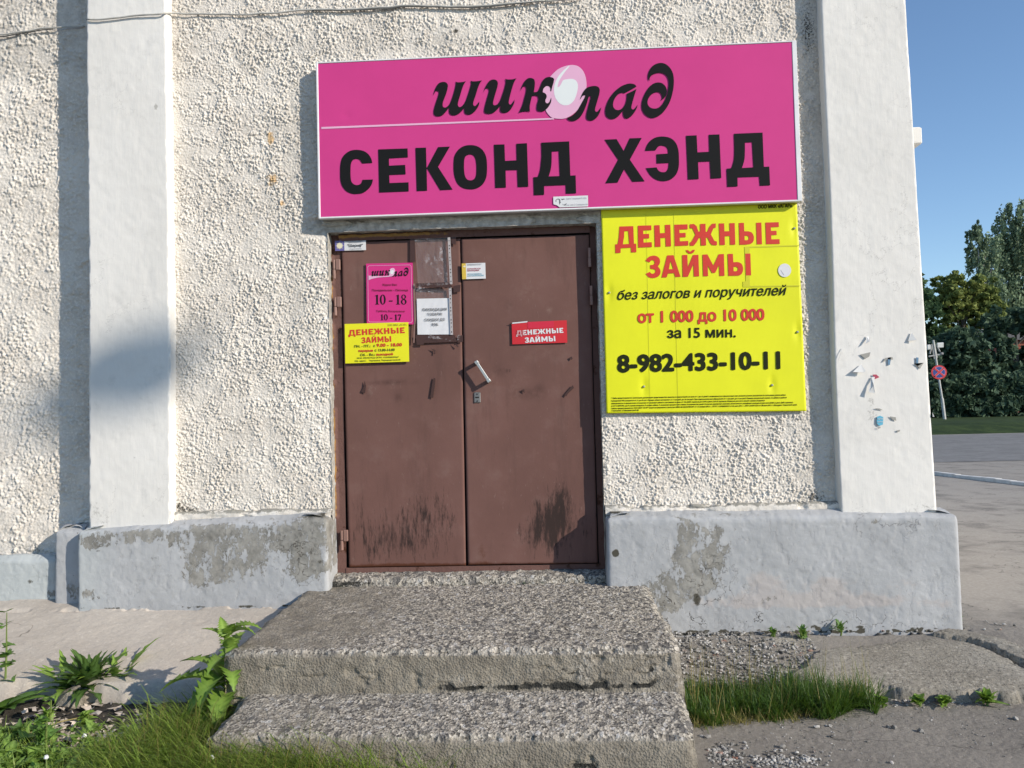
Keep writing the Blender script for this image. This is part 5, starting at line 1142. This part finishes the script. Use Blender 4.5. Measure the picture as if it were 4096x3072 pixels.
f.build('foliage', WEED2, t); mb = MB(); mb.tube([(tb[0], tb[1], tb[2]-.03), (tb[0]-.01, tb[1], tb[2]+.2), (tb[0]+.0, tb[1], tb[2]+.39)], [.009, .007, .003], 8); mb.build('stem', STEMM, t)
b = ground_at(195, 1500, .16); rosette('dandelion', 'dense dark dandelion clump at the edge of the screed left of the steps', 'plant', b, 105, .25, .030, 5, DARKW, (.55, 1.5), (.3, 1.7), seed=11)
b = ground_at(150, 1500, .16); rosette('dandelion', 'thin upright dandelion leaves on the left side of the dense dark clump', 'plant', b, 14, .25, .026, 5, WEED2, (.7, 1.3), (.5, 1.3), seed=12)
b = ground_at(255, 1490, .16); rosette('dandelion', 'light green dandelion leaves on the right side of the dense dark clump', 'plant', b, 14, .28, .026, 5, WEED2, (.7, 1.35), (.5, 1.4), seed=13)
b = ground_at(10, 1500, .17); rosette('orache', 'upright weed with pointed triangular leaves at the left edge of the photo', 'plant', b, 13, .10, .032, 2, WEED, (.1, .8), (.2, .9), stem=.40, seed=14)
b = ground_at(5, 1535, .15); rosette('plantain', 'broad smooth plantain leaf cluster low at the left edge', 'plant', b, 7, .20, .045, 0, WEED, (.3, .9), (.3, .9), seed=15, azr=(-1.4, 1.4))
for i, (px, py, n, L, W_, te, mt, lab) in enumerate([(105, 1570, 16, .09, .016, 4, WEED2, 'feathery mugwort sprig standing on the littered soil'), (185, 1568, 12, .07, .020, 2, WEED2, 'small bright seedling on the littered soil beside the mugwort sprig'), (95, 1630, 18, .10, .024, 3, WEED, 'dark lobed weed at the bottom left of the littered soil'), (200, 1630, 8, .06, .022, 2, WEED2, 'lone round leaved seedling between dry stems on the littered soil'), (250, 1648, 16, .07, .022, 2, WEED2, 'yellow green leafy weed at the bottom edge left of the grass mound'), (40, 1600, 14, .10, .018, 3, DARKW, 'low dark weed under the plantain leaves')]):
    rosette('weed', lab, 'plant', ground_at(px, py, .14), n, L, W_, te, mt, (.2, 1.3), (.2, 1.2), stem=.14 if i in (0, 2) else .05, seed=20+i)
for i, (px, py, lab) in enumerate([(1815, 1528, 'small leafy weed nearest the grass under the broken paving edge'), (1850, 1524, 'leafy weed second from the grass along the broken paving edge'), (1985, 1524, 'bright creeping weed in the middle of the broken paving edge'), (2040, 1524, 'yellow green weed under the broken paving edge'), (2130, 1522, 'largest bright weed at the right end of the broken paving edge'), (1905, 1526, 'weed behind the biggest stone at the broken paving edge')]):
    rosette('weed', lab, 'plant', ground_at(px, py, .11), 22 if i != 4 else 36, .062 if i != 4 else .10, .020, 0, WEED2, (.2, 1.2), (.2, 1.0), stem=.03, seed=40+i)
for i, (px, py, lab, L) in enumerate([(1670, 1378, 'small feathery weed in front of the plinth, left of the taller tuft', .05), (1735, 1382, 'fresh green tuft at the plinth foot right of the gravel', .09), (1815, 1372, 'slender tuft under the middle of the right plinth', .09), (2070, 1350, 'tiny weed at the right bottom corner of the plinth', .06)]):
    rosette('weed', lab, 'plant', on_slope(px*1.8517, py*1.8517, .15), 16, L, .009, 3, WEED, (.5, 1.4), (.1, .8), stem=.05, seed=60+i)
for i, (px, lab) in enumerate([(1130, 'single pale dandelion leaf at the bottom edge under the steps'), (1195, 'low leafy seedlings at the bottom edge below the steps'), (905, 'small round leaved weed at the lower left foot of the steps'), (1390, 'withered yellow weed at the bottom right foot of the steps'), (640, 'broad leaved weed standing in the grass before the lower step')]):
    rosette('weed', lab, 'plant', ground_at(px, 1656 if i != 4 else 1620, .09), 8 if i else 3, .05, .016, 0, WEED2, (.3, 1.4), (.1, .8), stem=.04, seed=70+i)
# grass
def grass(name, label, n, where, L, w, mat, lean=(0, 6.283), el=(.9, 1.5), droop=(.4, 1.6), seed=1):
    r = random.Random(seed); f = Foliage(); k = 0
    while k < n:
        p = where(r)
        if p is None: continue
        f.blade(p, r.uniform(*lean), r.uniform(*el), L*r.uniform(.45, 1.15), w*r.uniform(.6, 1.3), r.uniform(*droop)); k += 1
    o = f.build(name, mat); return tag(o, label, 'grass', kind='stuff')
def ragged(where, x0, x1, k_):
    def w(r):
        p = where(r)
        if p is None or not x0 < p[0] <= x1: return None
        if vn(np.array([p[0]/.05]), np.array([p[1]/.05]), k_)[0] < .62*r.random()+.15: return None
        return p
    return w
def around(cx, cy, rx, ry, z, zfun=None):
    def w(r):
        a = r.random()*6.283; q = math.sqrt(r.random()); px, py = cx+rx*q*math.cos(a), cy+ry*q*math.sin(a); p = ground_at(px, py, z); return p
    return w
def mound(r):
    px = r.gauss(430, 170) if r.random() < .72 else r.uniform(560, 1010); py = r.uniform(1520, 1735)
    if px < 190 or px > 1010: return None
    if px > 700 and r.random() > 1.25-(px-700)/380: return None
    top = 1640 - 85*math.exp(-((px-420)/110)**2) - 30*math.exp(-((px-560)/70)**2) + 35*(px > 640) + 20*(px > 800)
    if py < top: return None
    p = ground_at(px, py, .14)
    if p[0] > -1.40 and p[1] > -1.65: return None
    return (p[0], p[1], .12)
grass('grass', 'long fine green grass mound left of and before the steps', 8200, mound, .215, .0024, GRASSM, (-3.6, .6), (.6, 1.4), (.8, 2.2), 3)
grass('grass', 'broad bright blades arching out of the grass mound', 1200, mound, .26, .0042, leafmat('bright_blade', (.13, .22, .03), (.24, .33, .06), .4), (-3.9, .4), (.5, 1.3), (.9, 2.3), 33)
grass('grass', 'yellowing seed grass stalks in the mound left of the steps', 1100, mound, .29, .0015, DRYG, (-2.8, 1.0), (.8, 1.45), (.5, 1.5), 4)
def lowleft(r):
    px, py = r.uniform(-60, 520), r.uniform(1580, 1740)
    if py < 1632-50*(px < 120)+25*math.sin(px*.045): return None
    p = ground_at(px, py, .13); return (p[0], p[1], .12)
grass('grass', 'short grass along the bottom left edge of the photo', 2600, lowleft, .11, .003, GRASSM, (0, 6.28), (.7, 1.5), (.2, 1.2), 5)
def tuft(r):
    px = r.uniform(1484, 1895); lo = 1492+18*(px > 1780); hi = 1560-22*((px-1500)/400)+10*math.sin(px*.05); py = lo+(hi-lo)*r.random()
    p = ground_at(px, py, .11)
    if p[0] < .57: return None
    return (p[0], p[1], .10)
TUFTM = leafmat('tuft_blade', (.030, .078, .013), (.085, .165, .025), .3)
grass('grass', 'low dark green grass between the steps and the broken paving', 3600, ragged(tuft, .5, 1.02, 601), .115, .0027, TUFTM, (0, 6.28), (.3, 1.5), (.3, 2.0), 6)
grass('grass', 'taller thick end of the grass strip in front of the broken paving', 2300, ragged(tuft, 1.02, 2, 602), .165, .0025, TUFTM, (0, 6.28), (.5, 1.5), (.3, 1.9), 61)
grass('grass', 'tall seed stalks rising from the tuft right of the steps', 170, tuft, .32, .0014, DRYG, (0, 6.28), (1.2, 1.55), (.0, .3), 7)
def tuftfront(r):
    px = r.uniform(1500, 1800); p = ground_at(px, 1566-24*((px-1500)/300)+r.gauss(0, 5), .105); return (p[0], p[1], .10)
grass('grass', 'dry yellow grass fringe in front of the tuft', 800, tuftfront, .065, .0026, DRYG, (0, 6.28), (.2, 1.4), (.1, .8), 8)
def sill_w(r):
    px = r.gauss(1140, 34) if r.random() < .7 else r.uniform(740, 1260); p = Y(px*1.8517, 2335, -.02); return (p[0], -.055+r.uniform(-.01, .01), .472)
grass('grass', 'sparse short moss and grass in the joint below the door', 220, sill_w, .030, .0018, WEED, (0, 6.28), (.6, 1.5), (.1, .8), 9)
def foot(r):
    px = r.uniform(900, 1520); p = ground_at(px, 1662, .09); return (p[0], min(p[1], -1.66), .09)
grass('grass', 'short green growth along the foot of the lower step', 260, foot, .045, .002, GRASSM, (0, 6.28), (.6, 1.5), (.1, .8), 10)
f = Foliage(); r = random.Random(77)
for k_ in range(280):
    px, py = r.uniform(-40, 360), r.uniform(1585, 1690)
    if py < 1600 + 40*math.sin(px*.03)**2 and r.random() < .6: continue
    p = ground_at(px, py, .14); L = r.uniform(.03, .075); az0 = r.uniform(0, 6.28)
    for j in range(r.randint(4, 9)):
        f.leaf((p[0]+r.uniform(-.015, .015), p[1]+r.uniform(-.015, .015), .13+r.uniform(0, .05)), az0+j*2.4, r.uniform(.1, 1.1), L*r.uniform(.6, 1.1), L*r.uniform(.16, .30), r.uniform(.2, 1.2), r.choice((0, 2, 3)), r)
tag(f.build('ground_cover', leafmat('ground_weed_leaf', (.07, .145, .022), (.17, .27, .05), .38)), 'mixed small green weeds covering the soil along the bottom left', 'ground cover', kind='stuff')
# dandelion seed stalks
for i, (x, y, bx, by, lab) in enumerate([(225, 1505, 205, 1660, 'dandelion stalk with bitten pale head leaning over the littered soil'), (460, 1558, 410, 1670, 'spent dandelion head on a stalk at the front of the grass mound'), (98, 1565, 85, 1660, 'white dandelion head on a short stalk at the bottom left corner')][:3]):
    px = (1410, 1015, 222)[i] if False else None
    hx, hy = [(183, 1585), (548, 1563), (120, 1658)][i]
    hx, hy = [(183, 1582), (248, 1690), (55, 1637)][i]
    top = ground_at(*[(183, 1590), (458, 1637), (100, 1637)][i], .24); bot = ground_at(*[(152, 1700), (400, 1720), (98, 1720)][i], .13)
    t = thing('dandelion_stalk', lab, 'plant', tuple(bot)); mb = MB(); mb.tube([bot, (bot+top)/2+np.array([.004, 0, .004]), top], .0028, 6); mb.build('stem', STEMM, t)
    mb = MB(); mb.tube([top-np.array([0, 0, .006]), top, top+np.array([0, 0, .009])], [.004, .009, .006], 8); mb.build('seed_head', PAPER, t)
# litter on the soil
V = []; F = []; r = random.Random(9)
for k in range(520):
    px, py = r.gauss(190, 95), r.gauss(1600, 36); p = ground_at(px, py, .155)
    if p[0] > -1.5: continue
    a = r.uniform(0, 6.28); L = r.uniform(.006, .026); w_ = L*r.uniform(.3, .8); c_, s_ = math.cos(a), math.sin(a); b = len(V)
    for (u, v) in ((-L, -w_), (L, -w_*.6), (L*.8, w_), (-L*.7, w_*.8)): V.append((p[0]+u*c_-v*s_, p[1]+u*s_+v*c_, .150+r.uniform(0, .02)))
    F.append((b, b+1, b+2, b+3))
o = mesh_obj('litter', V, F, plain('pale_debris', (.44, .38, .32), .9, .1, 0, .5)); tag(o, 'pale bits of paper and plaster littering the dark soil', 'litter', kind='stuff')
for i, (a, b_, lab) in enumerate([((110, 1648), (285, 1610), 'long dry stem lying across the littered soil'), ((60, 1585), (200, 1545), 'dry grass stem lying behind the mugwort sprig'), ((260, 1640), (330, 1580), 'short dry stem on the dark soil before the grass mound')]):
    mb = MB(); p, q = ground_at(*a, .17), ground_at(*b_, .17); mb.tube([p, (p+q)/2+np.array([0, 0, .012]), q], .0032, 6); tag(mb.build('dry_stem', DRYG), lab, 'dry stem')
# rough lump of concrete at the screed edge
mb = MB(); p = ground_at(160, 1520, .16); o = stones('stone', [(p[0]-.02, p[1]+.02, .13, .10)], SLAB, np.random.default_rng(3)); tag(o, 'dark rough lump of concrete half hidden under the dandelion clump', 'stone')
# ================================================================== TREES, SIGN POST AND HOUSE ACROSS THE STREET
def crown_mat(name, lo, hi, tr=.25):
    m = Mat(name, .7, .15); c = m.mix(m.ss(m.noise(.8, 4), .3, .7), lo, hi); c = m.mix(m.math('MULTIPLY', m.ss(m.noise(5, 3), .45, .7), .6), c, tuple(x*1.5 for x in hi)); m.color(c)
    tl = m.n('ShaderNodeBsdfTranslucent', {'Color': c}); mx = m.n('ShaderNodeMixShader', {0: tr, 1: m.b.outputs[0], 2: tl.outputs[0]})
    m.nt.links.new(mx.outputs[0], m.nt.nodes['Material Output'].inputs[0]); return m.m
CR_DARK = crown_mat('hazed_dark_foliage', (.050, .088, .060), (.095, .145, .088)); CR_BIRCH = crown_mat('birch_foliage', (.13, .185, .12), (.23, .30, .18)); CR_MAPLE = crown_mat('yellowing_foliage', (.13, .175, .055), (.25, .285, .085))  # greens lightened and blued as painted haze; dark crowns carry shade in the colour
CR_MID = crown_mat('mid_foliage', (.050, .095, .048), (.10, .16, .07))
BARK = plain('bark', (.10, .085, .07), .9); BIRCHBARK = plain('birch_bark', (.35, .34, .32), .9)
def leaves(centres, rads, per, size, rng, stretch=1.0):
    C = np.repeat(centres, per, 0); R = np.repeat(rads, per, 0)
    d = rng.normal(size=C.shape); d /= np.linalg.norm(d, axis=1, keepdims=True); p = C + d*R*(rng.random((len(C), 1))**.45)
    a = rng.normal(size=C.shape); a[:, 2] *= stretch; a /= np.linalg.norm(a, axis=1, keepdims=True)
    b = np.cross(a, rng.normal(size=C.shape)); b /= np.linalg.norm(b, axis=1, keepdims=True)
    s = size*rng.uniform(.5, 1.3, (len(C), 1)); V = np.stack([p-a*s, p-b*s*.55, p+a*s, p+b*s*.55], 1).reshape(-1, 3)
    return V, np.arange(len(V)).reshape(-1, 4)
def tree(label, yw, base_px, lobes, mat, bark, n_sub, per, size, seed, sub=.32, stretch=1.0, droop=1.0, name='tree', cat='tree', trunk=True):
    """lobes: (px, py, rx, ry) in the 2212 px view, given real size and depth at distance yw"""
    rng = np.random.default_rng(seed); k = 4096/2212; cs = []; rs = []
    base = Y(base_px*k, 918*k, yw); base[2] = .3
    t = thing(name, label, cat, tuple(base))
    for (px, py, rx, ry) in lobes:
        c = Y(px*k, py*k, yw); wx = abs(Y((px+rx)*k, py*k, yw)[0]-c[0]); wz = abs(Y(px*k, (py+ry)*k, yw)[2]-c[2])
        m = max(6, int(n_sub*rx*ry/2500.0)); d = rng.normal(size=(m, 3)); d /= np.linalg.norm(d, axis=1, keepdims=True)
        q = c + d*np.array([wx, (wx+wz)*.45, wz])*(rng.random((m, 1))**.33); cs.append(q)
        r0 = min(wx, wz)*sub*rng.uniform(.5, 1.2, (m, 1)); rs.append(np.concatenate([r0, r0, r0*droop], 1))
    V, F = leaves(np.concatenate(cs), np.concatenate(rs), per, size, rng, stretch); V[:, 2] = np.maximum(V[:, 2], .15)
    np_mesh('crown', V, F, mat, t, False)
    if trunk:
        mb = MB(); top = np.concatenate(cs); hi = top[:, 2].max(); cx = np.mean([l[0] for l in lobes]); tp = Y(cx*k, lobes[0][1]*k, yw)
        pts_ = [base+np.array([0, 0, -.4]), base*.6+tp*.4+np.array([.1, 0, 0]), np.array([tp[0], yw, (base[2]+hi)*.55]), np.array([tp[0], yw, hi*.86])]
        mb.tube(pts_, [.24, .18, .12, .03], 8)
        for i in range(9):
            q = top[rng.integers(len(top))]; s_ = np.array([tp[0], yw, min(q[2]*.75, hi*.7)]); mb.tube([s_, (s_+q)/2+np.array([0, 0, .2]), q], [.06, .04, .012], 5)
        mb.build('trunk', bark, t)
    return t
tree('tall drooping birch rising highest at the right edge', 60, 2190, [(2190, 520, 42, 70), (2150, 560, 50, 60), (2225, 560, 60, 120), (2170, 660, 75, 90), (2196, 455, 18, 26), (2260, 700, 70, 90)], CR_BIRCH, BIRCHBARK, 60, 42, .15, 3, .20, 2.0, 2.8, 'birch_tree')
tree('slimmer birch with hanging twigs left of the tallest birch', 57, 2122, [(2120, 560, 30, 60), (2105, 520, 16, 34), (2135, 640, 36, 60), (2112, 490, 9, 12), (2098, 545, 12, 16)], CR_BIRCH, BIRCHBARK, 64, 42, .15, 4, .20, 2.0, 2.8, 'birch_tree')
tree('yellowish green maple in front of the birches', 50, 2080, [(2065, 625, 48, 40), (2120, 630, 40, 36), (2040, 665, 40, 34), (2135, 675, 34, 34), (2085, 680, 60, 40), (2020, 610, 10, 12)], CR_MAPLE, BARK, 80, 60, .16, 5, .24, 1, .7, 'maple_tree')
tree('dark leafy tree at the building edge left of the maple', 48, 2005, [(2000, 680, 26, 60), (1985, 640, 20, 40), (2010, 740, 40, 60), (2012, 655, 14, 30), (1960, 660, 40, 70)], CR_MID, BARK, 40, 46, .22, 6, .3, name='leafy_tree')
tree('broad dark tree filling the right side under the tall birch', 46, 2190, [(2160, 700, 36, 40), (2225, 690, 50, 36), (2150, 760, 36, 50), (2245, 790, 40, 60), (2185, 830, 60, 44)], CR_DARK, BARK, 50, 46, .22, 7, .3, name='leafy_tree')
tree('dark bushy tree behind the no stopping sign', 44, 2060, [(2060, 760, 60, 50), (2020, 790, 40, 60), (2100, 790, 50, 60), (2050, 840, 70, 50), (2130, 850, 50, 50), (1985, 820, 50, 80)], CR_DARK, BARK, 50, 50, .2, 8, .3, name='leafy_tree')
tree('dense dark hedge along the far side of the street', 41, 2110, [(1960+i*34, 880, 30, 36) for i in range(12)]+[(1960+i*34, 840, 30, 34) for i in range(12)]+[(2088+i*26, 915, 22, 20) for i in range(8)], CR_DARK, BARK, 60, 52, .17, 9, .34, name='hedge', cat='hedge', trunk=False)
# brick house glimpsed through the leaves
hb = Y(2190*1.8517, 900*1.8517, 52.2); hb[2] = .3; hs_t = thing('brick_house', 'red brick house with white window trim glimpsed through the trees at the right edge', 'house', tuple(hb))
def BX(px0, px1, py0, py1, y0, y1):
    a = Y(px0*1.8517, py0*1.8517, y0); b = Y(px1*1.8517, py1*1.8517, y0); return a[0], b[0], y0, y1, b[2], a[2]
BRICK = plain('red_brick', (.30, .10, .075), .9, .1, 0, .3)
mb = MB(); mb.box(*BX(2186, 2290, 735, 905, 52.2, 58)); mb.build('wall', BRICK, hs_t)
mb = MB(); a = BX(2183, 2296, 735, 905, 52.2, 58); mb.add([(a[0], 51.9, a[5]), (a[1], 51.9, a[5]), (a[1], 58.3, a[5]), (a[0], 58.3, a[5]), (a[0], 55, a[5]+1.2), (a[1], 55, a[5]+1.2)], [(0, 1, 5, 4), (2, 3, 4, 5), (0, 4, 3), (1, 2, 5), (3, 2, 1, 0)]); mb.build('roof', plain('slate_roof', (.12, .115, .11)), hs_t)
for px in (2186, 2232):
    w = MB(); w.box(*BX(px, px+22, 760, 812, 52.14, 52.25)); wf = w.build('window', plain('white_trim', (.6, .6, .58)), hs_t); g_ = MB(); g_.box(*BX(px+3, px+19, 765, 807, 52.11, 52.2)); g_.build('pane', plain('dark_glass', (.04, .05, .06), .15, .5), wf)
# no stopping sign on its leaning post
k = 4096/2212; PY = 36.0
def R(x, y): return Y(3680+x/4.367, 1340+y/4.367, PY)
sgn = thing('traffic_sign', 'round blue no stopping sign with red cross on a leaning white post', 'traffic sign', tuple(R(450, 1600)))
mb = MB(); mb.tube([R(452, 1640), R(385, 1110)], .075, 10); mb.tube([R(385, 1112), R(330, 770), R(230, 90)], .052, 10); mb.build('post', plain('pale_post', (.46, .46, .44), .7), sgn)
cc = R(316, 652); rad = np.linalg.norm(R(452, 655)-R(316, 652)); yy = PY-.10
def disc(rr, y, n=40, w=None): return [(cc[0]+rr*math.cos(2*math.pi*i/n), y, cc[2]+rr*.93*math.sin(2*math.pi*i/n)) for i in range(n)]
def prism(pts, y, th, name, mat):
    v = [(p[0], y, p[2]) for p in pts]+[(p[0], y+th, p[2]) for p in pts]; n = len(pts)
    f = [tuple(range(n)), tuple(range(2*n-1, n-1, -1))]+[(i, i+n, (i+1) % n+n, (i+1) % n) for i in range(n)]
    return mesh_obj(name, v, face_front(v, f[:1])+f[1:], mat, sgn)
SRED = plain('sign_red', (.50, .035, .045), .5, .3, 0, .05); SBLUE = plain('sign_blue', (.025, .055, .24), .5, .3, 0, .05); SPALE = plain('sign_pale_edge', (.55, .35, .42), .5)
prism(disc(rad, 0), yy, .03, 'sign_disc', SRED); prism(disc(rad*.79, 0), yy-.006, .008, 'pale_ring', SPALE); prism(disc(rad*.755, 0), yy-.012, .008, 'blue_field', SBLUE)
for s_ in (1, -1):
    for wd, dy, nm, mt in ((.14, .018, 'cross_edge', SPALE), (.10, .024+.003*(s_ > 0), 'cross_bar', SRED)):
        q = []
        for (u, v) in ((-1, -1), (1, -1), (1, 1), (-1, 1)):
            a = u*rad*.80; b = v*rad*wd; q.append((cc[0]+(a*.72-b*.69*s_), 0, cc[2]+(a*.69*s_+b*.72)*.93))
        prism(q, yy-dy-.001*(s_ > 0), .004, nm, mt)
for (x0_, y0_, w_) in ((300, 155, 1), (128, 190, -1)):   # ribbed insulators on the cross arm
    mb = MB()
    for i in range(4):
        a = R(x0_, y0_+i*18); b = R(x0_+(105 if w_ > 0 else 50), y0_+i*18-6); mb.tube([a, b], .055, 8)
    mb.build('insulator', plain('white_ceramic', (.6, .6, .58), .4), sgn)
mb = MB(); mb.tube([R(285, 170), R(345, 290)], .04, 6); mb.tube([R(205, 180), R(170, 330)], .04, 6); mb.tube([R(150, 375), R(390, 335)], .045, 6); mb.tube([R(245, 120), R(300, 400)], .035, 6); mb.tube([R(205, 160), R(250, 420)], .035, 6); mb.build('bracket', plain('grey_steel', (.33, .33, .32), .6), sgn)
mb = MB(); mb.box(R(355, 300)[0], R(400, 300)[0], PY-.08, PY+.08, R(380, 345)[2], R(380, 305)[2], .02); mb.build('clamp', plain('grey_clamp', (.28, .27, .27), .6), sgn)
# ================================================================== CABLES ON THE FACADE
def cable(label, pts, r, mat, wob=.003, name='cable'):
    P = np.array([Y(x, y, yw) for x, y, yw in pts]); P = resample(P, .03)
    P[:, 2] += wob*(vn(P[:, 0]/.06, P[:, 0]*0, 401)-.5)*2; P[:, 1] += -.003*vn(P[:, 0]/.05, P[:, 0]*0+3, 402)
    mb = MB(); mb.tube(list(P), r, 8); return tag(mb.build(name, mat, None, True), label, 'cable')
cable('white painted cable crossing the top of the wall from the left pilaster', [(345, 78, -.092), (365, 80, -.092), (420, 76, -.092), (540, 64, -.092), (655, 54, -.094), (690, 53, -.02), (780, 55, -.018), (900, 58, -.018), (1000, 57, -.018), (1100, 51, -.018), (1190, 42, -.018), (1290, 40, -.018), (1400, 39, -.018), (1500, 33, -.018), (1600, 24, -.018), (1660, 24, -.018), (1800, 26, -.018), (1930, 24, -.018), (2060, 14, -.018), (2200, 4, -.018), (2320, -8, -.018)], .0055, CABLE)
cable('dark cable sagging alongside the white painted one at the top of the wall', [(1250, 44, -.020), (1420, 42, -.020), (1520, 38, -.020), (1600, 29, -.020), (1700, 28, -.020), (1900, 30, -.020), (1980, 26, -.020), (2100, 12, -.02), (2300, -6, -.020)], .0035, CABLED)
cable('pair of grey cables sagging over the rough wall at the top left corner', [(-60, 142, .075), (40, 136, .075), (110, 124, .075), (170, 113, .075), (225, 112, .075), (300, 108, .085), (338, 105, .09)], .0045, CABLE)
cable('thinner dark cable just below the grey pair at the top left corner', [(-60, 152, .08), (40, 143, .08), (120, 128, .08), (170, 120, .08), (212, 118, .08)], .0035, CABLED)
# ================================================================== TORN PAPER ON THE RIGHT PILASTER
def qp(x, y): return (3250+x/1.2766, 500+y/1.2766)
PILY = -.085
def flap(label, attach, tip, lift, mat=None):
    """curled remnant: attach = photo px polygon on the wall, tip = px points standing off the wall by lift"""
    mat = mat or TORN; n = len(attach)
    v = [Y(*qp(*p), PILY) for p in attach]+[Y(*qp(p[0], p[1]), PILY-l*.5) for p, l in zip(tip, lift)]
    v2 = [q+np.array([0, -.0012, .0006]) for q in v]; m_ = len(v); idx = list(range(n))+[n+i for i in range(len(tip))]
    f = [tuple(idx), tuple(m_+i for i in reversed(idx))]+[(idx[i], m_+idx[i], m_+idx[(i+1) % m_], idx[(i+1) % m_]) for i in range(m_)]
    return tag(mesh_obj('paper_scrap', v+v2, f, mat), label, 'paper scrap', 'torn paper scraps on the right pilaster')
TORN = plain('torn_paper', (.66, .655, .635), .9, .1, 0, .06); TORNG = plain('torn_grey_paper', (.33, .32, .29), .9)
flap('pointed paper curl highest on the left half of the right pilaster', [(276, 1078), (290, 1082)], [(292, 1105), (270, 1118)], [.035, .03])
flap('white paper cone near the outer edge of the right pilaster', [(502, 1062), (508, 1062)], [(530, 1098), (488, 1104)], [.03, .012])
flap('narrow paper strip peeling by the inner edge of the right pilaster', [(150, 1142), (156, 1140)], [(140, 1180), (128, 1215)], [.015, .012])
flap('wide white paper flap standing off and casting a long shadow', [(243, 1226), (250, 1224)], [(272, 1258), (262, 1264), (205, 1262)], [.035, .035, .030])
flap('crumpled paper roll with the largest shadow, below the wide flap', [(300, 1288), (318, 1286)], [(312, 1330), (318, 1368), (285, 1366)], [.04, .045, .035])
for lab, pts, mt in (('grey chip of old poster between the two highest paper curls', [(243, 1172), (262, 1168), (296, 1160), (290, 1182), (270, 1194)], TORNG), ('blue fragment with a torn white rim in the middle of the pilaster', [(384, 1188), (400, 1186), (396, 1224), (386, 1228)], BLUEP), ('small blue vertical scrap near the outer edge of the pilaster', [(530, 1186), (542, 1188), (540, 1222), (530, 1224)], BLUEP),
     ('grey arc of torn paper over the middle blue fragment', [(358, 1210), (372, 1190), (408, 1184), (412, 1198), (384, 1196), (370, 1206)], TORNG), ('grey chip under the small blue vertical scrap', [(520, 1218), (535, 1232), (568, 1214), (548, 1246), (540, 1234)], TORNG), ('red edged scrap above the crumpled paper roll', [(308, 1274), (326, 1274), (342, 1288), (318, 1298)], CRIM), ('small grey chip beside the blue sticker low on the pilaster', [(395, 1488), (425, 1492), (428, 1510), (410, 1505)], TORNG), ('grey chip low on the pilaster, right below the blue sticker', [(430, 1560), (448, 1556), (444, 1566), (432, 1567)], TORNG), ('grey chips left of the blue sticker, above it', [(318, 1446), (345, 1448), (360, 1456), (330, 1452)], TORNG)):
    o = scrap(pts, 3250, 500, 1.2766, PILY-.0015, mt, 'paper_scrap', None, .002); tag(o, lab, 'paper scrap', 'torn paper scraps on the right pilaster')
bs = thing('sticker', 'remains of a light blue sticker low on the right pilaster', 'sticker', tuple(Y(*qp(345, 1508), PILY)))
scrap([(330, 1490), (345, 1484), (362, 1492), (360, 1530), (340, 1536), (328, 1522)], 3250, 500, 1.2766, PILY-.003, sheet('cyan_print', (.12, .42, .58)), 'sheet', bs, .002)
text('Куплю', qp(333, 1504), qp(360, 1502), 5, PAPER, PILY-.0045, bs, .02); text('волос', qp(332, 1519), qp(359, 1517), 5, PAPER, PILY-.0045, bs, .02)
text('99', qp(332, 1553), qp(347, 1551), 9, INK2, PILY-.003, bs, .01)
o = flap('white paper corner sticking out past the outer edge of the building', [(612, 1468), (614, 1490)], [(622, 1490)], [.002])
# unseen lamp shape added to cast the soft smudge on the left pilaster
tgt = Y(290*k, 800*k, -.08); hp = tgt + SUN*29
lampm = plain('lamp_grey', (.35, .35, .34), .5)
sl_ = thing('added_shadow_lamp', 'unseen lamp shape with a long arm, added behind the viewer as a shadow caster', 'shadow caster', (hp[0]-3.6, hp[1], .08))
mb = MB(); mb.tube([(hp[0]-3.6, hp[1], .0), (hp[0]-3.6, hp[1], hp[2]-.5)], [.11, .07], 12); mb.build('pole', lampm, sl_)
mb = MB(); mb.tube([(hp[0]-3.6, hp[1], hp[2]-.55), (hp[0]-2.6, hp[1], hp[2]-.1), (hp[0]-.3, hp[1], hp[2]+.02)], .022, 8); mb.build('arm', lampm, sl_)
mb = MB(); mb.tube([(hp[0]-.32, hp[1], hp[2]), (hp[0]-.2, hp[1], hp[2]), (hp[0]+.15, hp[1], hp[2]+.02), (hp[0]+.34, hp[1], hp[2]+.02)], [.08, .19, .22, .08], 12); mb.build('shadow_lamp_head', lampm, sl_, True)
